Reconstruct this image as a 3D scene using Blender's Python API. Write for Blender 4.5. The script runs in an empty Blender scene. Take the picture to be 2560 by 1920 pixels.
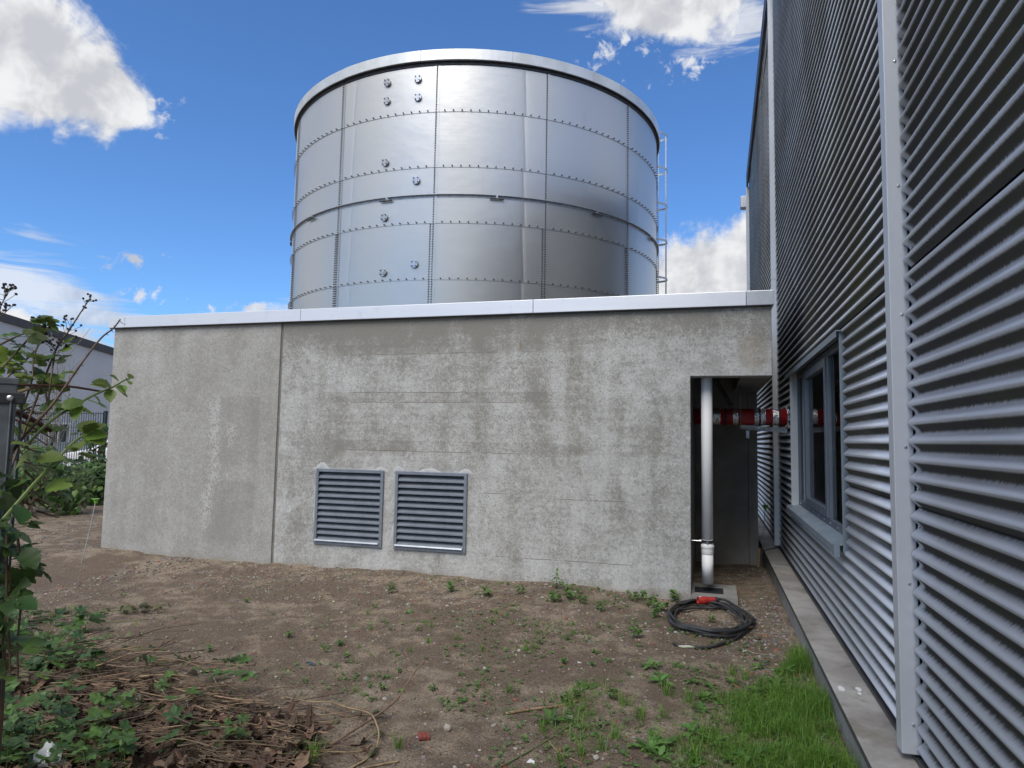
import bpy, math, random
import numpy as np
from mathutils import Vector, Matrix

random.seed(7)
SC = bpy.context.scene
COL = SC.collection
PI = math.pi

# ------------------------------------------------------------------ camera
F_PX, IW, IH = 1706.94, 2560.0, 1920.0
YAW, PITCH, ROLL = 0.283469, 0.080299, 0.017801
EYE = Vector((0.0, 0.0, 1.6))
_fw = Vector((-math.sin(YAW)*math.cos(PITCH), math.cos(YAW)*math.cos(PITCH), math.sin(PITCH)))
_rt = Vector((math.cos(YAW), math.sin(YAW), 0))
_up = _rt.cross(_fw)
CR = _rt*math.cos(ROLL) + _up*math.sin(ROLL)
CU = -_rt*math.sin(ROLL) + _up*math.cos(ROLL)
cam_d = bpy.data.cameras.new('camera')
cam_d.sensor_width = 36.0
cam_d.lens = F_PX/IW*36.0
cam_d.clip_start = 0.05
cam_d.clip_end = 3000
cam = bpy.data.objects.new('camera', cam_d)
COL.objects.link(cam)
cam.matrix_world = Matrix(((CR.x, CU.x, -_fw.x, EYE.x), (CR.y, CU.y, -_fw.y, EYE.y), (CR.z, CU.z, -_fw.z, EYE.z), (0, 0, 0, 1)))
SC.camera = cam

def ray(px, py):
    return CR*((px-IW/2)/F_PX) - CU*((py-IH/2)/F_PX) + _fw
def at(px, py, d):
    "point at horizontal distance d from the eye along the sight line of a photo pixel"
    r = ray(px, py)
    return EYE + r*(d/math.hypot(r.x, r.y))
def on_z(px, py, z=0.0):
    r = ray(px, py)
    return EYE + r*((z-EYE.z)/r.z)
def on_y(px, py, y):
    r = ray(px, py)
    return EYE + r*(y/r.y)
def on_x(px, py, x):
    r = ray(px, py)
    return EYE + r*(x/r.x)

# ------------------------------------------------------------------ light settings
SUN_EL, SUN_AZ = math.radians(52), math.radians(187)     # azimuth clockwise from +Y (seen from above)
SKY_STRENGTH = 0.070
SUN_STRENGTH = 1.5
EXPOSURE = 0.97
SC.view_settings.view_transform = 'Standard'
SC.view_settings.look = 'None'
SC.view_settings.exposure = EXPOSURE
SC.view_settings.gamma = 1.0
SC.view_settings.use_curve_mapping = False
SC.render.engine = 'CYCLES'
SC.cycles.max_bounces = 6
SC.cycles.use_denoising = True
SC.cycles.use_adaptive_sampling = True
SC.cycles.adaptive_threshold = 0.02

sun_d = bpy.data.lights.new('sun', 'SUN')
sun_d.energy = SUN_STRENGTH
sun_d.angle = math.radians(38)
sun_d.color = (1.0, 0.94, 0.85)
sun = bpy.data.objects.new('sun', sun_d)
COL.objects.link(sun)
_sd = Vector((math.sin(SUN_AZ)*math.cos(SUN_EL), math.cos(SUN_AZ)*math.cos(SUN_EL), math.sin(SUN_EL)))
sun.rotation_euler = _sd.to_track_quat('Z', 'Y').to_euler()
sun.location = (-20, -20, 30)

# ------------------------------------------------------------------ node helper
class NT:
    def __init__(s, tree):
        s.t = tree; s.n = tree.nodes; s.l = tree.links
        s.n.clear()
    def add(s, kind, **kw):
        nd = s.n.new(kind)
        for k, v in kw.items(): setattr(nd, k, v)
        return nd
    def put(s, sock, v):
        if v is None: return
        if isinstance(v, bpy.types.NodeSocket): s.l.new(v, sock)
        else:
            if hasattr(sock.default_value, '__len__') and not isinstance(v, str):
                v = tuple(v)
                if len(sock.default_value) == 4 and len(v) == 3: v = v + (1.0,)
            sock.default_value = v
    def math(s, op, a, b=None, c=None, clamp=False):
        nd = s.add('ShaderNodeMath', operation=op, use_clamp=clamp)
        s.put(nd.inputs[0], a)
        if b is not None: s.put(nd.inputs[1], b)
        if c is not None: s.put(nd.inputs[2], c)
        return nd.outputs[0]
    def vmath(s, op, a, b=None):
        nd = s.add('ShaderNodeVectorMath', operation=op)
        s.put(nd.inputs[0], a)
        if b is not None: s.put(nd.inputs[1], b)
        return nd.outputs['Value'] if op in ('LENGTH', 'DOT_PRODUCT') else nd.outputs[0]
    def step(s, v, a, b, lo=0.0, hi=1.0):
        nd = s.add('ShaderNodeMapRange', interpolation_type='SMOOTHSTEP')
        s.put(nd.inputs[0], v); nd.inputs[1].default_value = a; nd.inputs[2].default_value = b
        nd.inputs[3].default_value = lo; nd.inputs[4].default_value = hi
        return nd.outputs[0]
    def noise(s, vec, scale, detail=4, rough=0.5, dist=0.0, color=False):
        nd = s.add('ShaderNodeTexNoise')
        s.put(nd.inputs['Vector'], vec); nd.inputs['Scale'].default_value = scale
        nd.inputs['Detail'].default_value = detail; nd.inputs['Roughness'].default_value = rough
        nd.inputs['Distortion'].default_value = dist
        return nd.outputs['Color' if color else 'Fac']
    def voronoi(s, vec, scale, feature='F1', out='Distance', rnd=1.0):
        nd = s.add('ShaderNodeTexVoronoi', feature=feature)
        s.put(nd.inputs['Vector'], vec); nd.inputs['Scale'].default_value = scale
        nd.inputs['Randomness'].default_value = rnd
        return nd.outputs[out]
    def mix(s, fac, a, b, blend='MIX'):
        nd = s.add('ShaderNodeMix', data_type='RGBA', blend_type=blend)
        s.put(nd.inputs[0], fac); s.put(nd.inputs[6], a); s.put(nd.inputs[7], b)
        return nd.outputs[2]
    def sep(s, v):
        nd = s.add('ShaderNodeSeparateXYZ'); s.put(nd.inputs[0], v)
        return nd.outputs
    def comb(s, x, y, z):
        nd = s.add('ShaderNodeCombineXYZ')
        s.put(nd.inputs[0], x); s.put(nd.inputs[1], y); s.put(nd.inputs[2], z)
        return nd.outputs[0]
    def coord(s, which='Object'):
        return s.add('ShaderNodeTexCoord').outputs[which]
    def bump(s, h, strength=0.5, dist=0.01, normal=None):
        nd = s.add('ShaderNodeBump')
        nd.inputs['Strength'].default_value = strength; nd.inputs['Distance'].default_value = dist
        s.put(nd.inputs['Height'], h)
        if normal is not None: s.put(nd.inputs['Normal'], normal)
        return nd.outputs[0]
    def principled(s, color, rough=0.6, metal=0.0, normal=None, **kw):
        nd = s.add('ShaderNodeBsdfPrincipled')
        s.put(nd.inputs['Base Color'], color); s.put(nd.inputs['Roughness'], rough); s.put(nd.inputs['Metallic'], metal)
        if normal is not None: s.put(nd.inputs['Normal'], normal)
        for k, v in kw.items(): s.put(nd.inputs[k.replace('_', ' ')], v)
        return nd
    def out(s, shader):
        o = s.add('ShaderNodeOutputMaterial')
        s.l.new(shader.outputs[0] if hasattr(shader, 'outputs') else shader, o.inputs['Surface'])

# ------------------------------------------------------------------ sky with clouds
world = bpy.data.worlds.new('World')
SC.world = world
world.use_nodes = True
world.cycles.sampling_method = 'MANUAL'
world.cycles.sample_map_resolution = 512
w = NT(world.node_tree)
sky = w.add('ShaderNodeTexSky', sky_type='NISHITA', sun_disc=False)
sky.sun_elevation = SUN_EL
sky.sun_rotation = SUN_AZ
sky.altitude = 120; sky.air_density = 1.0; sky.dust_density = 0.45; sky.ozone_density = 2.2
gen = w.coord('Generated')
dirn = w.vmath('NORMALIZE', gen)
dx, dy, dz = w.sep(dirn)
az = w.math('ARCTAN2', dx, dy)
el = w.math('ARCSINE', dz)
n_big = w.noise(dirn, 7.0, 6, 0.60, 0.25)
n_fine = w.noise(dirn, 26.0, 5, 0.62, 0.4)
n_wisp = w.noise(dirn, 40.0, 5, 0.60, 0.25)
nz = w.math('SUBTRACT', w.math('ADD', w.math('MULTIPLY', n_big, 0.72), w.math('MULTIPLY', n_fine, 0.28)), 0.5)
def px_az_el(px, py):
    r = ray(px, py).normalized()
    return math.atan2(r.x, r.y), math.asin(r.z)
def blob(px, py, rx, ry, rot=0.0):
    a0, e0 = px_az_el(px, py)
    u = w.math('MULTIPLY', w.math('SUBTRACT', az, a0), math.cos(e0)); v = w.math('SUBTRACT', el, e0)
    c, s_ = math.cos(rot), math.sin(rot)
    uu = w.math('ADD', w.math('MULTIPLY', u, c*F_PX/rx), w.math('MULTIPLY', v, s_*F_PX/rx))
    vv = w.math('ADD', w.math('MULTIPLY', u, -s_*F_PX/ry), w.math('MULTIPLY', v, c*F_PX/ry))
    r2 = w.math('SQRT', w.math('ADD', w.math('MULTIPLY', uu, uu), w.math('MULTIPLY', vv, vv)))
    return w.math('SUBTRACT', 1.0, r2)
def vmax(lst):
    f = lst[0]
    for g in lst[1:]: f = w.math('MAXIMUM', f, g)
    return f
heap = vmax([blob(-30, 110, 300, 165, -0.30), blob(215, 205, 190, 75, -0.38),
             blob(1690, -40, 270, 130, -0.1), w.math('MULTIPLY', blob(1990, 900, 545, 425, 0.35), 2.2),
             blob(100, 905, 260, 100, -0.18), blob(-120, 840, 240, 110, -0.2)])
heap_d = w.step(w.math('ADD', w.math('MULTIPLY', heap, 0.95), w.math('MULTIPLY', nz, 1.9)), 0.06, 0.34)
wisp = vmax([blob(375, 250, 130, 60, -0.5), blob(335, 648, 85, 38, 0.3), blob(365, 735, 120, 30, 0.1), blob(1580, 80, 190, 90, 0.5), blob(1725, 150, 130, 60, 0.5), blob(640, 772, 150, 26, 0.1)])
wisp_d = w.math('MULTIPLY', w.step(w.math('ADD', w.math('MULTIPLY', wisp, 0.75), w.math('MULTIPLY', w.math('SUBTRACT', n_wisp, 0.5), 3.0)), 0.42, 0.95), 0.85)
heap_d = w.math('MAXIMUM', heap_d, wisp_d)
# thin streaked cloud over the low bank
vst = w.comb(w.math('MULTIPLY', az, 6.0), w.math('MULTIPLY', el, 42.0), 3.1)
n_st = w.noise(vst, 1.0, 4, 0.6, 0.6)
veil = vmax([blob(60, 720, 300, 95, -0.12), blob(230, 800, 260, 55, -0.1), blob(700, 775, 190, 40, 0.05), blob(1860, 60, 150, 90, 0.4), blob(1480, 20, 170, 60, 0.0)])
veil_d = w.math('MULTIPLY', w.step(w.math('ADD', w.math('MULTIPLY', veil, 0.6), w.math('MULTIPLY', w.math('SUBTRACT', n_st, 0.5), 1.9)), 0.12, 0.55), 0.72)
# the rest of the sky carries the same fair-weather heaps
a_c, e_c = px_az_el(1150, 700)
inview = vmax([w.math('SUBTRACT', 1.0, w.math('MAXIMUM', w.math('MULTIPLY', w.math('ABSOLUTE', w.math('SUBTRACT', az, a_c)), 1.05), w.math('MULTIPLY', w.math('ABSOLUTE', w.math('SUBTRACT', el, e_c)), 1.35)))])
n_all = w.noise(dirn, 2.6, 6, 0.58, 0.3)
far_d = w.math('MULTIPLY', w.step(n_all, 0.445, 0.56), w.step(inview, 0.05, 0.35, 1.0, 0.0))
dens = w.math('MAXIMUM', w.math('MAXIMUM', heap_d, veil_d), far_d)
dens = w.math('MULTIPLY', dens, w.step(el, -0.02, 0.03))
# grey bodies and bright rims
n_sh = w.noise(w.vmath('ADD', dirn, (0.31, 0.12, -0.235)), 9.5, 4, 0.55, 0.2)
shade = w.step(w.math('ADD', n_sh, w.math('MULTIPLY', w.math('SUBTRACT', n_fine, 0.5), 0.35)), 0.36, 0.60)
cloud_col = w.mix(shade, (0.62, 0.64, 0.69), (0.97, 0.975, 0.985))
cloud_bg = w.add('ShaderNodeBackground'); w.put(cloud_bg.inputs[0], cloud_col); cloud_bg.inputs[1].default_value = 0.47
tint = w.mix(1.0, sky.outputs[0], (0.61, 0.93, 1.30), 'MULTIPLY')
sky_bg = w.add('ShaderNodeBackground'); w.put(sky_bg.inputs[0], tint); sky_bg.inputs[1].default_value = SKY_STRENGTH
mx = w.add('ShaderNodeMixShader')
w.l.new(dens, mx.inputs[0]); w.l.new(sky_bg.outputs[0], mx.inputs[1]); w.l.new(cloud_bg.outputs[0], mx.inputs[2])
wo = w.add('ShaderNodeOutputWorld'); w.l.new(mx.outputs[0], wo.inputs[0])

# ------------------------------------------------------------------ mesh helpers
class MB:
    def __init__(s): s.v = []; s.f = []; s.c = []
    def add(s, vs, fs, col=None):
        o = len(s.v); s.v.extend([tuple(p) for p in vs]); s.f.extend([tuple(i+o for i in f) for f in fs])
        if col is not None: s.c.extend([col]*len(vs))
        return s
    def box(s, x0, x1, y0, y1, z0, z1, col=None):
        vs = [(x, y, z) for z in (z0, z1) for y in (y0, y1) for x in (x0, x1)]
        return s.add(vs, [(0, 2, 3, 1), (4, 5, 7, 6), (0, 1, 5, 4), (2, 6, 7, 3), (0, 4, 6, 2), (1, 3, 7, 5)], col)
    def obox(s, c, ax, ay, az_):
        "box round c with half-axis vectors"
        c, ax, ay, az_ = map(Vector, (c, ax, ay, az_))
        vs = [c + ax*i + ay*j + az_*k for k in (-1, 1) for j in (-1, 1) for i in (-1, 1)]
        return s.add(vs, [(0, 2, 3, 1), (4, 5, 7, 6), (0, 1, 5, 4), (2, 6, 7, 3), (0, 4, 6, 2), (1, 3, 7, 5)])
    def tube(s, pts, rad, n=6, cap=True, col=None):
        pts = [Vector(p) for p in pts]; m = len(pts)
        rad = rad if hasattr(rad, '__len__') else [rad]*m
        vs = []; prev = None
        for i, p in enumerate(pts):
            t = (pts[min(i+1, m-1)] - pts[max(i-1, 0)]).normalized()
            if prev is None:
                a = Vector((0, 0, 1)) if abs(t.z) < 0.9 else Vector((1, 0, 0))
                u = t.cross(a).normalized()
            else: u = (prev - t*prev.dot(t)).normalized()
            prev = u; b = t.cross(u)
            for k in range(n):
                a = 2*PI*k/n
                vs.append(p + (u*math.cos(a) + b*math.sin(a))*rad[i])
        fs = [(i*n+k, i*n+(k+1) % n, (i+1)*n+(k+1) % n, (i+1)*n+k) for i in range(m-1) for k in range(n)]
        if cap: fs += [tuple(range(n-1, -1, -1)), tuple((m-1)*n+k for k in range(n))]
        return s.add(vs, fs, col)
    def prism(s, poly, y0, y1, axis='y'):
        "extrude a polygon given in the two other axes"
        n = len(poly)
        def p3(p, t): return {'y': (p[0], t, p[1]), 'x': (t, p[0], p[1]), 'z': (p[0], p[1], t)}[axis]
        vs = [p3(p, y0) for p in poly] + [p3(p, y1) for p in poly]
        fs = [tuple(range(n)), tuple(range(2*n-1, n-1, -1))] + [(i, i+n, (i+1) % n+n, (i+1) % n) for i in range(n)]
        return s.add(vs, fs)
    def lathe(s, prof, c=(0, 0, 0), n=20, axis='z', cap=True):
        vs = []
        for r, h in prof:
            for k in range(n):
                a = 2*PI*k/n; u, v = r*math.cos(a), r*math.sin(a)
                q = {'z': (u, v, h), 'x': (h, u, v), 'y': (v, h, u)}[axis]
                vs.append((c[0]+q[0], c[1]+q[1], c[2]+q[2]))
        m = len(prof)
        fs = [(i*n+k, i*n+(k+1) % n, (i+1)*n+(k+1) % n, (i+1)*n+k) for i in range(m-1) for k in range(n)]
        if cap: fs += [tuple(range(n-1, -1, -1)), tuple((m-1)*n+k for k in range(n))]
        return s.add(vs, fs)
    def mesh(s, name, smooth=False):
        me = bpy.data.meshes.new(name)
        me.from_pydata(s.v, [], s.f)
        if s.c:
            at_ = me.color_attributes.new('col', 'FLOAT_COLOR', 'POINT')
            at_.data.foreach_set('color', np.array([c + (1.0,) for c in s.c], dtype=np.float32).ravel())
        if smooth: me.polygons.foreach_set('use_smooth', [True]*len(me.polygons))
        me.update()
        return me

def obj(name, data, mat=None, parent=None, smooth=False, bevel=0.0):
    if isinstance(data, MB): data = data.mesh(name, smooth)
    o = bpy.data.objects.new(name, data)
    COL.objects.link(o)
    if mat is not None and data is not None and not data.materials: data.materials.append(mat)
    if parent is not None:
        o.parent = parent
        b = world_base(parent)
        o.matrix_parent_inverse = Matrix.Translation(-b)     # vertices are kept in world coordinates
    if bevel:
        m = o.modifiers.new('bevel', 'BEVEL'); m.width = bevel; m.segments = 2; m.limit_method = 'ANGLE'
    return o
BASES = {}
def world_base(o):
    while o.parent is not None: o = o.parent
    return BASES.get(o.name, Vector((0, 0, 0))) if o.type == 'EMPTY' else Vector((0, 0, 0))
def sub(name, data, mat, parent, **kw):
    "a sub-part: the part already carries the thing's shift"
    o = obj(name, data, mat, None, **kw)
    o.parent = parent
    return o
def tag(o, label, cat, group=None, kind=None):
    if label: o['label'] = label
    if cat: o['category'] = cat
    if group: o['group'] = group
    if kind: o['kind'] = kind
    return o
def thing(name, label, cat, base=(0, 0, 0), group=None):
    o = bpy.data.objects.new(name, None)
    o.empty_display_size = 0.1
    COL.objects.link(o)
    o.location = base
    BASES[o.name] = Vector(base)
    return tag(o, label, cat, group)
def copy_tree(o, loc=None, rot=None, scale=None, parent=None):
    c = o.copy(); COL.objects.link(c)
    if parent is not None: c.parent = parent
    for ch in o.children: copy_tree(ch, parent=c)
    if loc is not None: c.location = loc
    if rot is not None: c.rotation_euler = rot
    if scale is not None: c.scale = (scale,)*3 if not hasattr(scale, '__len__') else scale
    return c
def catmull(pts, k=5):
    pts = [Vector(p) for p in pts]
    if len(pts) < 3: return pts
    P = [pts[0]*2-pts[1]] + pts + [pts[-1]*2-pts[-2]]
    out = []
    for i in range(1, len(P)-2):
        a, b, c, d = P[i-1:i+3]
        for j in range(k):
            t = j/k
            out.append(0.5*((2*b) + (c-a)*t + (2*a-5*b+4*c-d)*t*t + (3*b-a-3*c+d)*t**3))
    out.append(P[-2])
    return out
def R(a, b): return random.uniform(a, b)

# smooth lattice noise for the terrain
_G = np.random.RandomState(5).rand(256, 256)
def vnoise(x, y):
    x = np.asarray(x, float); y = np.asarray(y, float)
    xi = np.floor(x).astype(int); yi = np.floor(y).astype(int)
    fx = x-xi; fy = y-yi; fx = fx*fx*(3-2*fx); fy = fy*fy*(3-2*fy)
    g = lambda a, b: _G[a % 256, b % 256]
    return (g(xi, yi)*(1-fx)+g(xi+1, yi)*fx)*(1-fy) + (g(xi, yi+1)*(1-fx)+g(xi+1, yi+1)*fx)*fy - 0.5
def sst(v, a, b):
    t = np.clip((np.asarray(v, float)-a)/(b-a), 0, 1)
    return t*t*(3-2*t)
def height(x, y):
    x = np.asarray(x, float); y = np.asarray(y, float)
    near = 1 - sst(np.hypot(x+3, y-5), 10, 26)
    h = 0.050*vnoise(x*0.7+3, y*0.7) + 0.030*vnoise(x*2.1, y*2.1+9) + 0.028*vnoise(x*5.3, y*5.3) + 0.016*vnoise(x*13, y*13)
    bank = (1-sst(np.abs(y-7.25), 0.05, 0.75))*sst(-x, 0.2, 0.9)*(0.035+0.05*vnoise(x*1.3+40, 2.0))
    yard = 1-0.6*sst(x, 0.0, 0.6)
    return h*near*yard + bank*near - 0.01*near
def gz(x, y): return float(height(x, y))

# ------------------------------------------------------------------ materials
def new_mat(name):
    m = bpy.data.materials.new(name); m.use_nodes = True
    return m, NT(m.node_tree)

def plain(name, c1, c2=None, scale=8.0, rough=0.6, metal=0.0, bump=0.0, bscale=None, vary=0.0, spec=None, detail=5):
    m, t = new_mat(name)
    co = t.coord('Object')
    n = t.noise(co, scale, detail, 0.6)
    col = t.mix(t.step(n, 0.35, 0.65), c1, c2 if c2 else tuple(v*0.8 for v in c1))
    if vary:
        rnd = t.add('ShaderNodeObjectInfo').outputs['Random']
        hs = t.add('ShaderNodeHueSaturation')
        t.put(hs.inputs['Color'], col)
        t.put(hs.inputs['Value'], t.math('ADD', t.math('MULTIPLY', rnd, 2*vary), 1-vary))
        t.put(hs.inputs['Hue'], t.math('ADD', t.math('MULTIPLY', t.math('FRACT', t.math('MULTIPLY', rnd, 7.3)), 0.03), 0.485))
        col = hs.outputs[0]
    nrm = t.bump(t.noise(co, bscale or scale*4, 6, 0.65), bump, 0.01) if bump else None
    rr = t.math('ADD', t.math('MULTIPLY', n, 0.16), rough-0.08)
    p = t.principled(col, rr, metal, nrm)
    if spec is not None: p.inputs['Specular IOR Level'].default_value = spec
    t.out(p)
    return m

def leaf_mat(name, top, under, rough=0.45, trans=0.35, vary=0.3):
    m, t = new_mat(name)
    co = t.coord('Object')
    n = t.noise(co, 22, 3)
    geo = t.add('ShaderNodeNewGeometry')
    rnd = t.add('ShaderNodeObjectInfo').outputs['Random']
    isl = geo.outputs['Random Per Island']
    col = t.mix(geo.outputs['Backfacing'], top, under)
    k = t.math('FRACT', t.math('ADD', rnd, isl))
    hs = t.add('ShaderNodeHueSaturation'); t.put(hs.inputs['Color'], col)
    t.put(hs.inputs['Value'], t.math('ADD', t.math('MULTIPLY', k, 2*vary), t.math('ADD', 0.8-vary, t.math('MULTIPLY', n, 0.4))))
    t.put(hs.inputs['Hue'], t.math('ADD', t.math('MULTIPLY', t.math('FRACT', t.math('MULTIPLY', k, 5.1)), 0.035), 0.482))
    p = t.principled(hs.outputs[0], rough, 0.0)
    tr = t.add('ShaderNodeBsdfTranslucent'); t.l.new(hs.outputs[0], tr.inputs[0])
    mxs = t.add('ShaderNodeMixShader'); mxs.inputs[0].default_value = trans
    t.l.new(p.outputs[0], mxs.inputs[1]); t.l.new(tr.outputs[0], mxs.inputs[2])
    t.out(mxs)
    return m

MT = {}
# bare soil
def soil():
    m, t = new_mat('soil')
    co = t.coord('Object')
    big = t.noise(co, 0.9, 5, 0.55); mid = t.noise(co, 5.0, 6, 0.6); fine = t.noise(co, 60, 6, 0.7)
    crust = t.step(t.math('ADD', t.math('MULTIPLY', big, 0.5), t.math('MULTIPLY', mid, 0.5)), 0.46, 0.60)
    col = t.mix(crust, (0.222, 0.170, 0.125), (0.43, 0.348, 0.256))
    col = t.mix(t.math('MULTIPLY', t.step(fine, 0.35, 0.7), 0.62), col, (0.092, 0.069, 0.051))
    peb = t.voronoi(co, 75, out='Distance'); pc = t.voronoi(co, 75, out='Color')
    pr = t.sep(pc)
    pm = t.math('MULTIPLY', t.step(peb, 0.22, 0.38, 1.0, 0.0), t.step(pr[0], 0.52, 0.56))
    pcol = t.mix(t.step(pr[1], 0.6, 0.9), (0.17, 0.14, 0.115), (0.36, 0.33, 0.28))
    pcol = t.mix(t.step(pr[2], 0.88, 0.92), pcol, (0.24, 0.09, 0.055))
    col = t.mix(pm, col, pcol)
    h = t.math('ADD', t.math('ADD', t.math('MULTIPLY', fine, 0.55), t.math('MULTIPLY', mid, 0.5)), t.math('MULTIPLY', pm, 0.35))
    t.out(t.principled(col, 0.93, 0, t.bump(h, 1.0, 0.045), Specular_IOR_Level=0.2))
    return m
MT['soil'] = soil()

def concrete(name, right):
    m, t = new_mat(name)
    co = t.coord('Object'); x, y, z = t.sep(co)
    big = t.noise(co, 0.75, 5, 0.6, 0.3); mid = t.noise(co, 3.2, 6, 0.62, 0.4)
    worm = t.noise(co, 26, 6, 0.72, 1.2); pit = t.noise(co, 62, 3, 0.7, 0.6)
    streak = t.noise(t.comb(t.math('MULTIPLY', x, 2.6), 0.0, t.math('MULTIPLY', z, 0.42)), 1.0, 5, 0.6)
    if right:
        lines = t.noise(t.comb(t.math('MULTIPLY', x, 1.5), 0.0, t.math('MULTIPLY', z, 16)), 1.0, 4, 0.6)
        k = t.math('ADD', t.math('ADD', t.math('MULTIPLY', big, 0.36), t.math('MULTIPLY', mid, 0.50)), t.math('MULTIPLY', streak, 0.50))
        k = t.math('ADD', k, t.math('MULTIPLY', t.math('SUBTRACT', lines, 0.5), 0.22))
        topd = t.math('MULTIPLY', t.step(z, 2.50, 2.95), -0.24)            # weathered brown towards the coping
        rightp = t.math('MULTIPLY', t.step(x, -2.6, -0.2), 0.05)
        basep = t.math('MULTIPLY', t.step(z, 0.55, 0.10), 0.05)
        k = t.math('ADD', t.math('ADD', k, topd), t.math('ADD', rightp, basep))
        # formwork board strips
        inx = t.math('MULTIPLY', t.step(t.math('ADD', x, t.math('MULTIPLY', mid, 0.5)), -4.35, -4.1), t.step(t.math('ADD', x, t.math('MULTIPLY', big, 2.5)), -0.6, 0.6, 1.0, 0.0))
        band = None
        for z0, z1 in ((2.578, 2.70), (2.008, 2.126), (1.435, 1.554)):
            b = t.math('MULTIPLY', t.step(z, z0-0.006, z0), t.step(z, z1, z1+0.006, 1.0, 0.0))
            band = b if band is None else t.math('MAXIMUM', band, b)
        band = t.math('MULTIPLY', band, inx)
        k = t.math('SUBTRACT', k, t.math('MULTIPLY', band, 0.055))
        # run-off tongues
        for x0, w_, s_, zt, zb in ((-2.95, 0.16, 0.06, 3.0, 1.0), (-1.42, 0.13, 0.13, 2.75, 1.2), (-0.98, 0.13, 0.09, 2.5, 0.4), (-0.55, 0.09, 0.08, 2.0, 0.9), (-1.95, 0.16, 0.05, 2.9, 1.5), (-4.45, 0.3, 0.05, 3.0, 0.0)):
            wob = t.math('ADD', t.math('SUBTRACT', x, x0), t.math('MULTIPLY', t.math('SUBTRACT', mid, 0.5), 0.22))
            tongue = t.math('MULTIPLY', t.step(t.math('ABSOLUTE', wob), w_, w_*0.25), t.math('MULTIPLY', t.step(z, zb-0.3, zb+0.3), t.step(z, zt-0.25, zt+0.25, 1.0, 0.0)))
            k = t.math('SUBTRACT', k, t.math('MULTIPLY', tongue, s_))
        dark, pale, mott = (0.235, 0.229, 0.208), (0.525, 0.530, 0.525), 0.85
        lo, hi = 0.44, 0.90
    else:
        k = t.math('ADD', t.math('ADD', t.math('MULTIPLY', big, 0.20), t.math('MULTIPLY', mid, 0.18)), t.math('MULTIPLY', streak, 0.22))
        k = t.math('ADD', k, 0.30)
        # two squarish darker repair fields
        for x0, x1, z0, z1 in ((-6.28, -5.43, 1.253, 2.064), (-6.33, -5.45, 0.29, 1.0)):
            b = t.math('MULTIPLY', t.math('MULTIPLY', t.step(x, x0-0.02, x0+0.35), t.step(x, x1-0.03, x1+0.01, 1.0, 0.0)), t.math('MULTIPLY', t.step(z, z0-0.1, z0+0.02), t.step(z, z1-0.01, z1+0.03, 1.0, 0.0)))
            k = t.math('SUBTRACT', k, t.math('MULTIPLY', t.math('MULTIPLY', b, t.step(mid, 0.3, 0.6, 0.5, 1.0)), 0.055))
        for x0, zt, zb in ((-6.10, 2.1, 1.0), (-6.16, 0.98, 0.5), (-5.85, 1.75, 1.5)):
            wob = t.math('ADD', t.math('SUBTRACT', x, x0), t.math('MULTIPLY', t.math('SUBTRACT', mid, 0.5), 0.16))
            b = t.math('MULTIPLY', t.step(t.math('ABSOLUTE', wob), 0.13, 0.0), t.math('MULTIPLY', t.step(z, zb-0.2, zb+0.2), t.step(z, zt-0.1, zt+0.05, 1.0, 0.0)))
            k = t.math('ADD', k, t.math('MULTIPLY', t.math('MULTIPLY', b, t.step(worm, 0.4, 0.6)), 0.16))
        dark, pale, mott = (0.265, 0.257, 0.238), (0.48, 0.48, 0.465), 0.42
        lo, hi = 0.46, 0.78
    kk = t.math('ADD', k, t.math('MULTIPLY', t.math('SUBTRACT', worm, 0.5), mott))
    col = t.mix(t.step(kk, lo, hi), dark, pale)
    col = t.mix(t.math('MULTIPLY', t.step(pit, 0.55, 0.64), t.step(big, 0.35, 0.6, 0.25, 0.75)), col, (0.17, 0.165, 0.152))
    if right:   # rust weeping from ties
        for x0, z0, s_ in ((-2.05, 2.66, 0.12), (0.33, 2.72, 0.10), (-2.62, 0.36, 0.05), (-3.60, 0.35, 0.05)):
            d2 = t.math('ADD', t.math('MULTIPLY', t.math('ABSOLUTE', t.math('SUBTRACT', x, x0)), 6.0), t.math('ABSOLUTE', t.math('SUBTRACT', z, z0)))
            b = t.math('MULTIPLY', t.step(t.math('ADD', d2, t.math('MULTIPLY', mid, 0.12)), s_+0.06, s_*0.6), 0.55)
            col = t.mix(b, col, (0.23, 0.15, 0.07))
        dd = t.vmath('LENGTH', t.vmath('MULTIPLY', t.vmath('SUBTRACT', co, (0.42, 7.357, 2.50)), (5.5, 0.0, 4.0)))
        col = t.mix(t.math('MULTIPLY', t.step(t.math('ADD', dd, mid), 1.45, 1.05), 0.40), col, (0.30, 0.25, 0.18))
    col = t.mix(t.math('MULTIPLY', t.step(t.math('ADD', z, t.math('MULTIPLY', mid, 0.16)), 0.20, 0.06), 0.55), col, (0.27, 0.245, 0.20))
    if right:   # board joints and hairline cracks
        for z0, x0, x1 in ((2.578, -4.3, -2.2), (2.008, -4.3, -2.0), (2.126, -4.3, -2.6), (1.435, -4.35, -1.9), (0.985, -2.6, -2.05), (0.955, -1.75, -0.78), (0.30, -2.4, -0.7)):
            zz = t.math('ADD', t.math('SUBTRACT', z, z0), t.math('MULTIPLY', t.math('SUBTRACT', mid, 0.5), 0.03))
            ln_ = t.math('MULTIPLY', t.step(t.math('ABSOLUTE', zz), 0.007, 0.001), t.math('MULTIPLY', t.step(x, x0, x0+0.2), t.step(x, x1-0.2, x1, 1.0, 0.0)))
            col = t.mix(t.math('MULTIPLY', ln_, t.step(streak, 0.35, 0.6, 0.15, 0.75)), col, (0.13, 0.115, 0.095))
    h = t.math('ADD', t.math('MULTIPLY', worm, 0.5), t.math('MULTIPLY', pit, -0.5))
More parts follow.
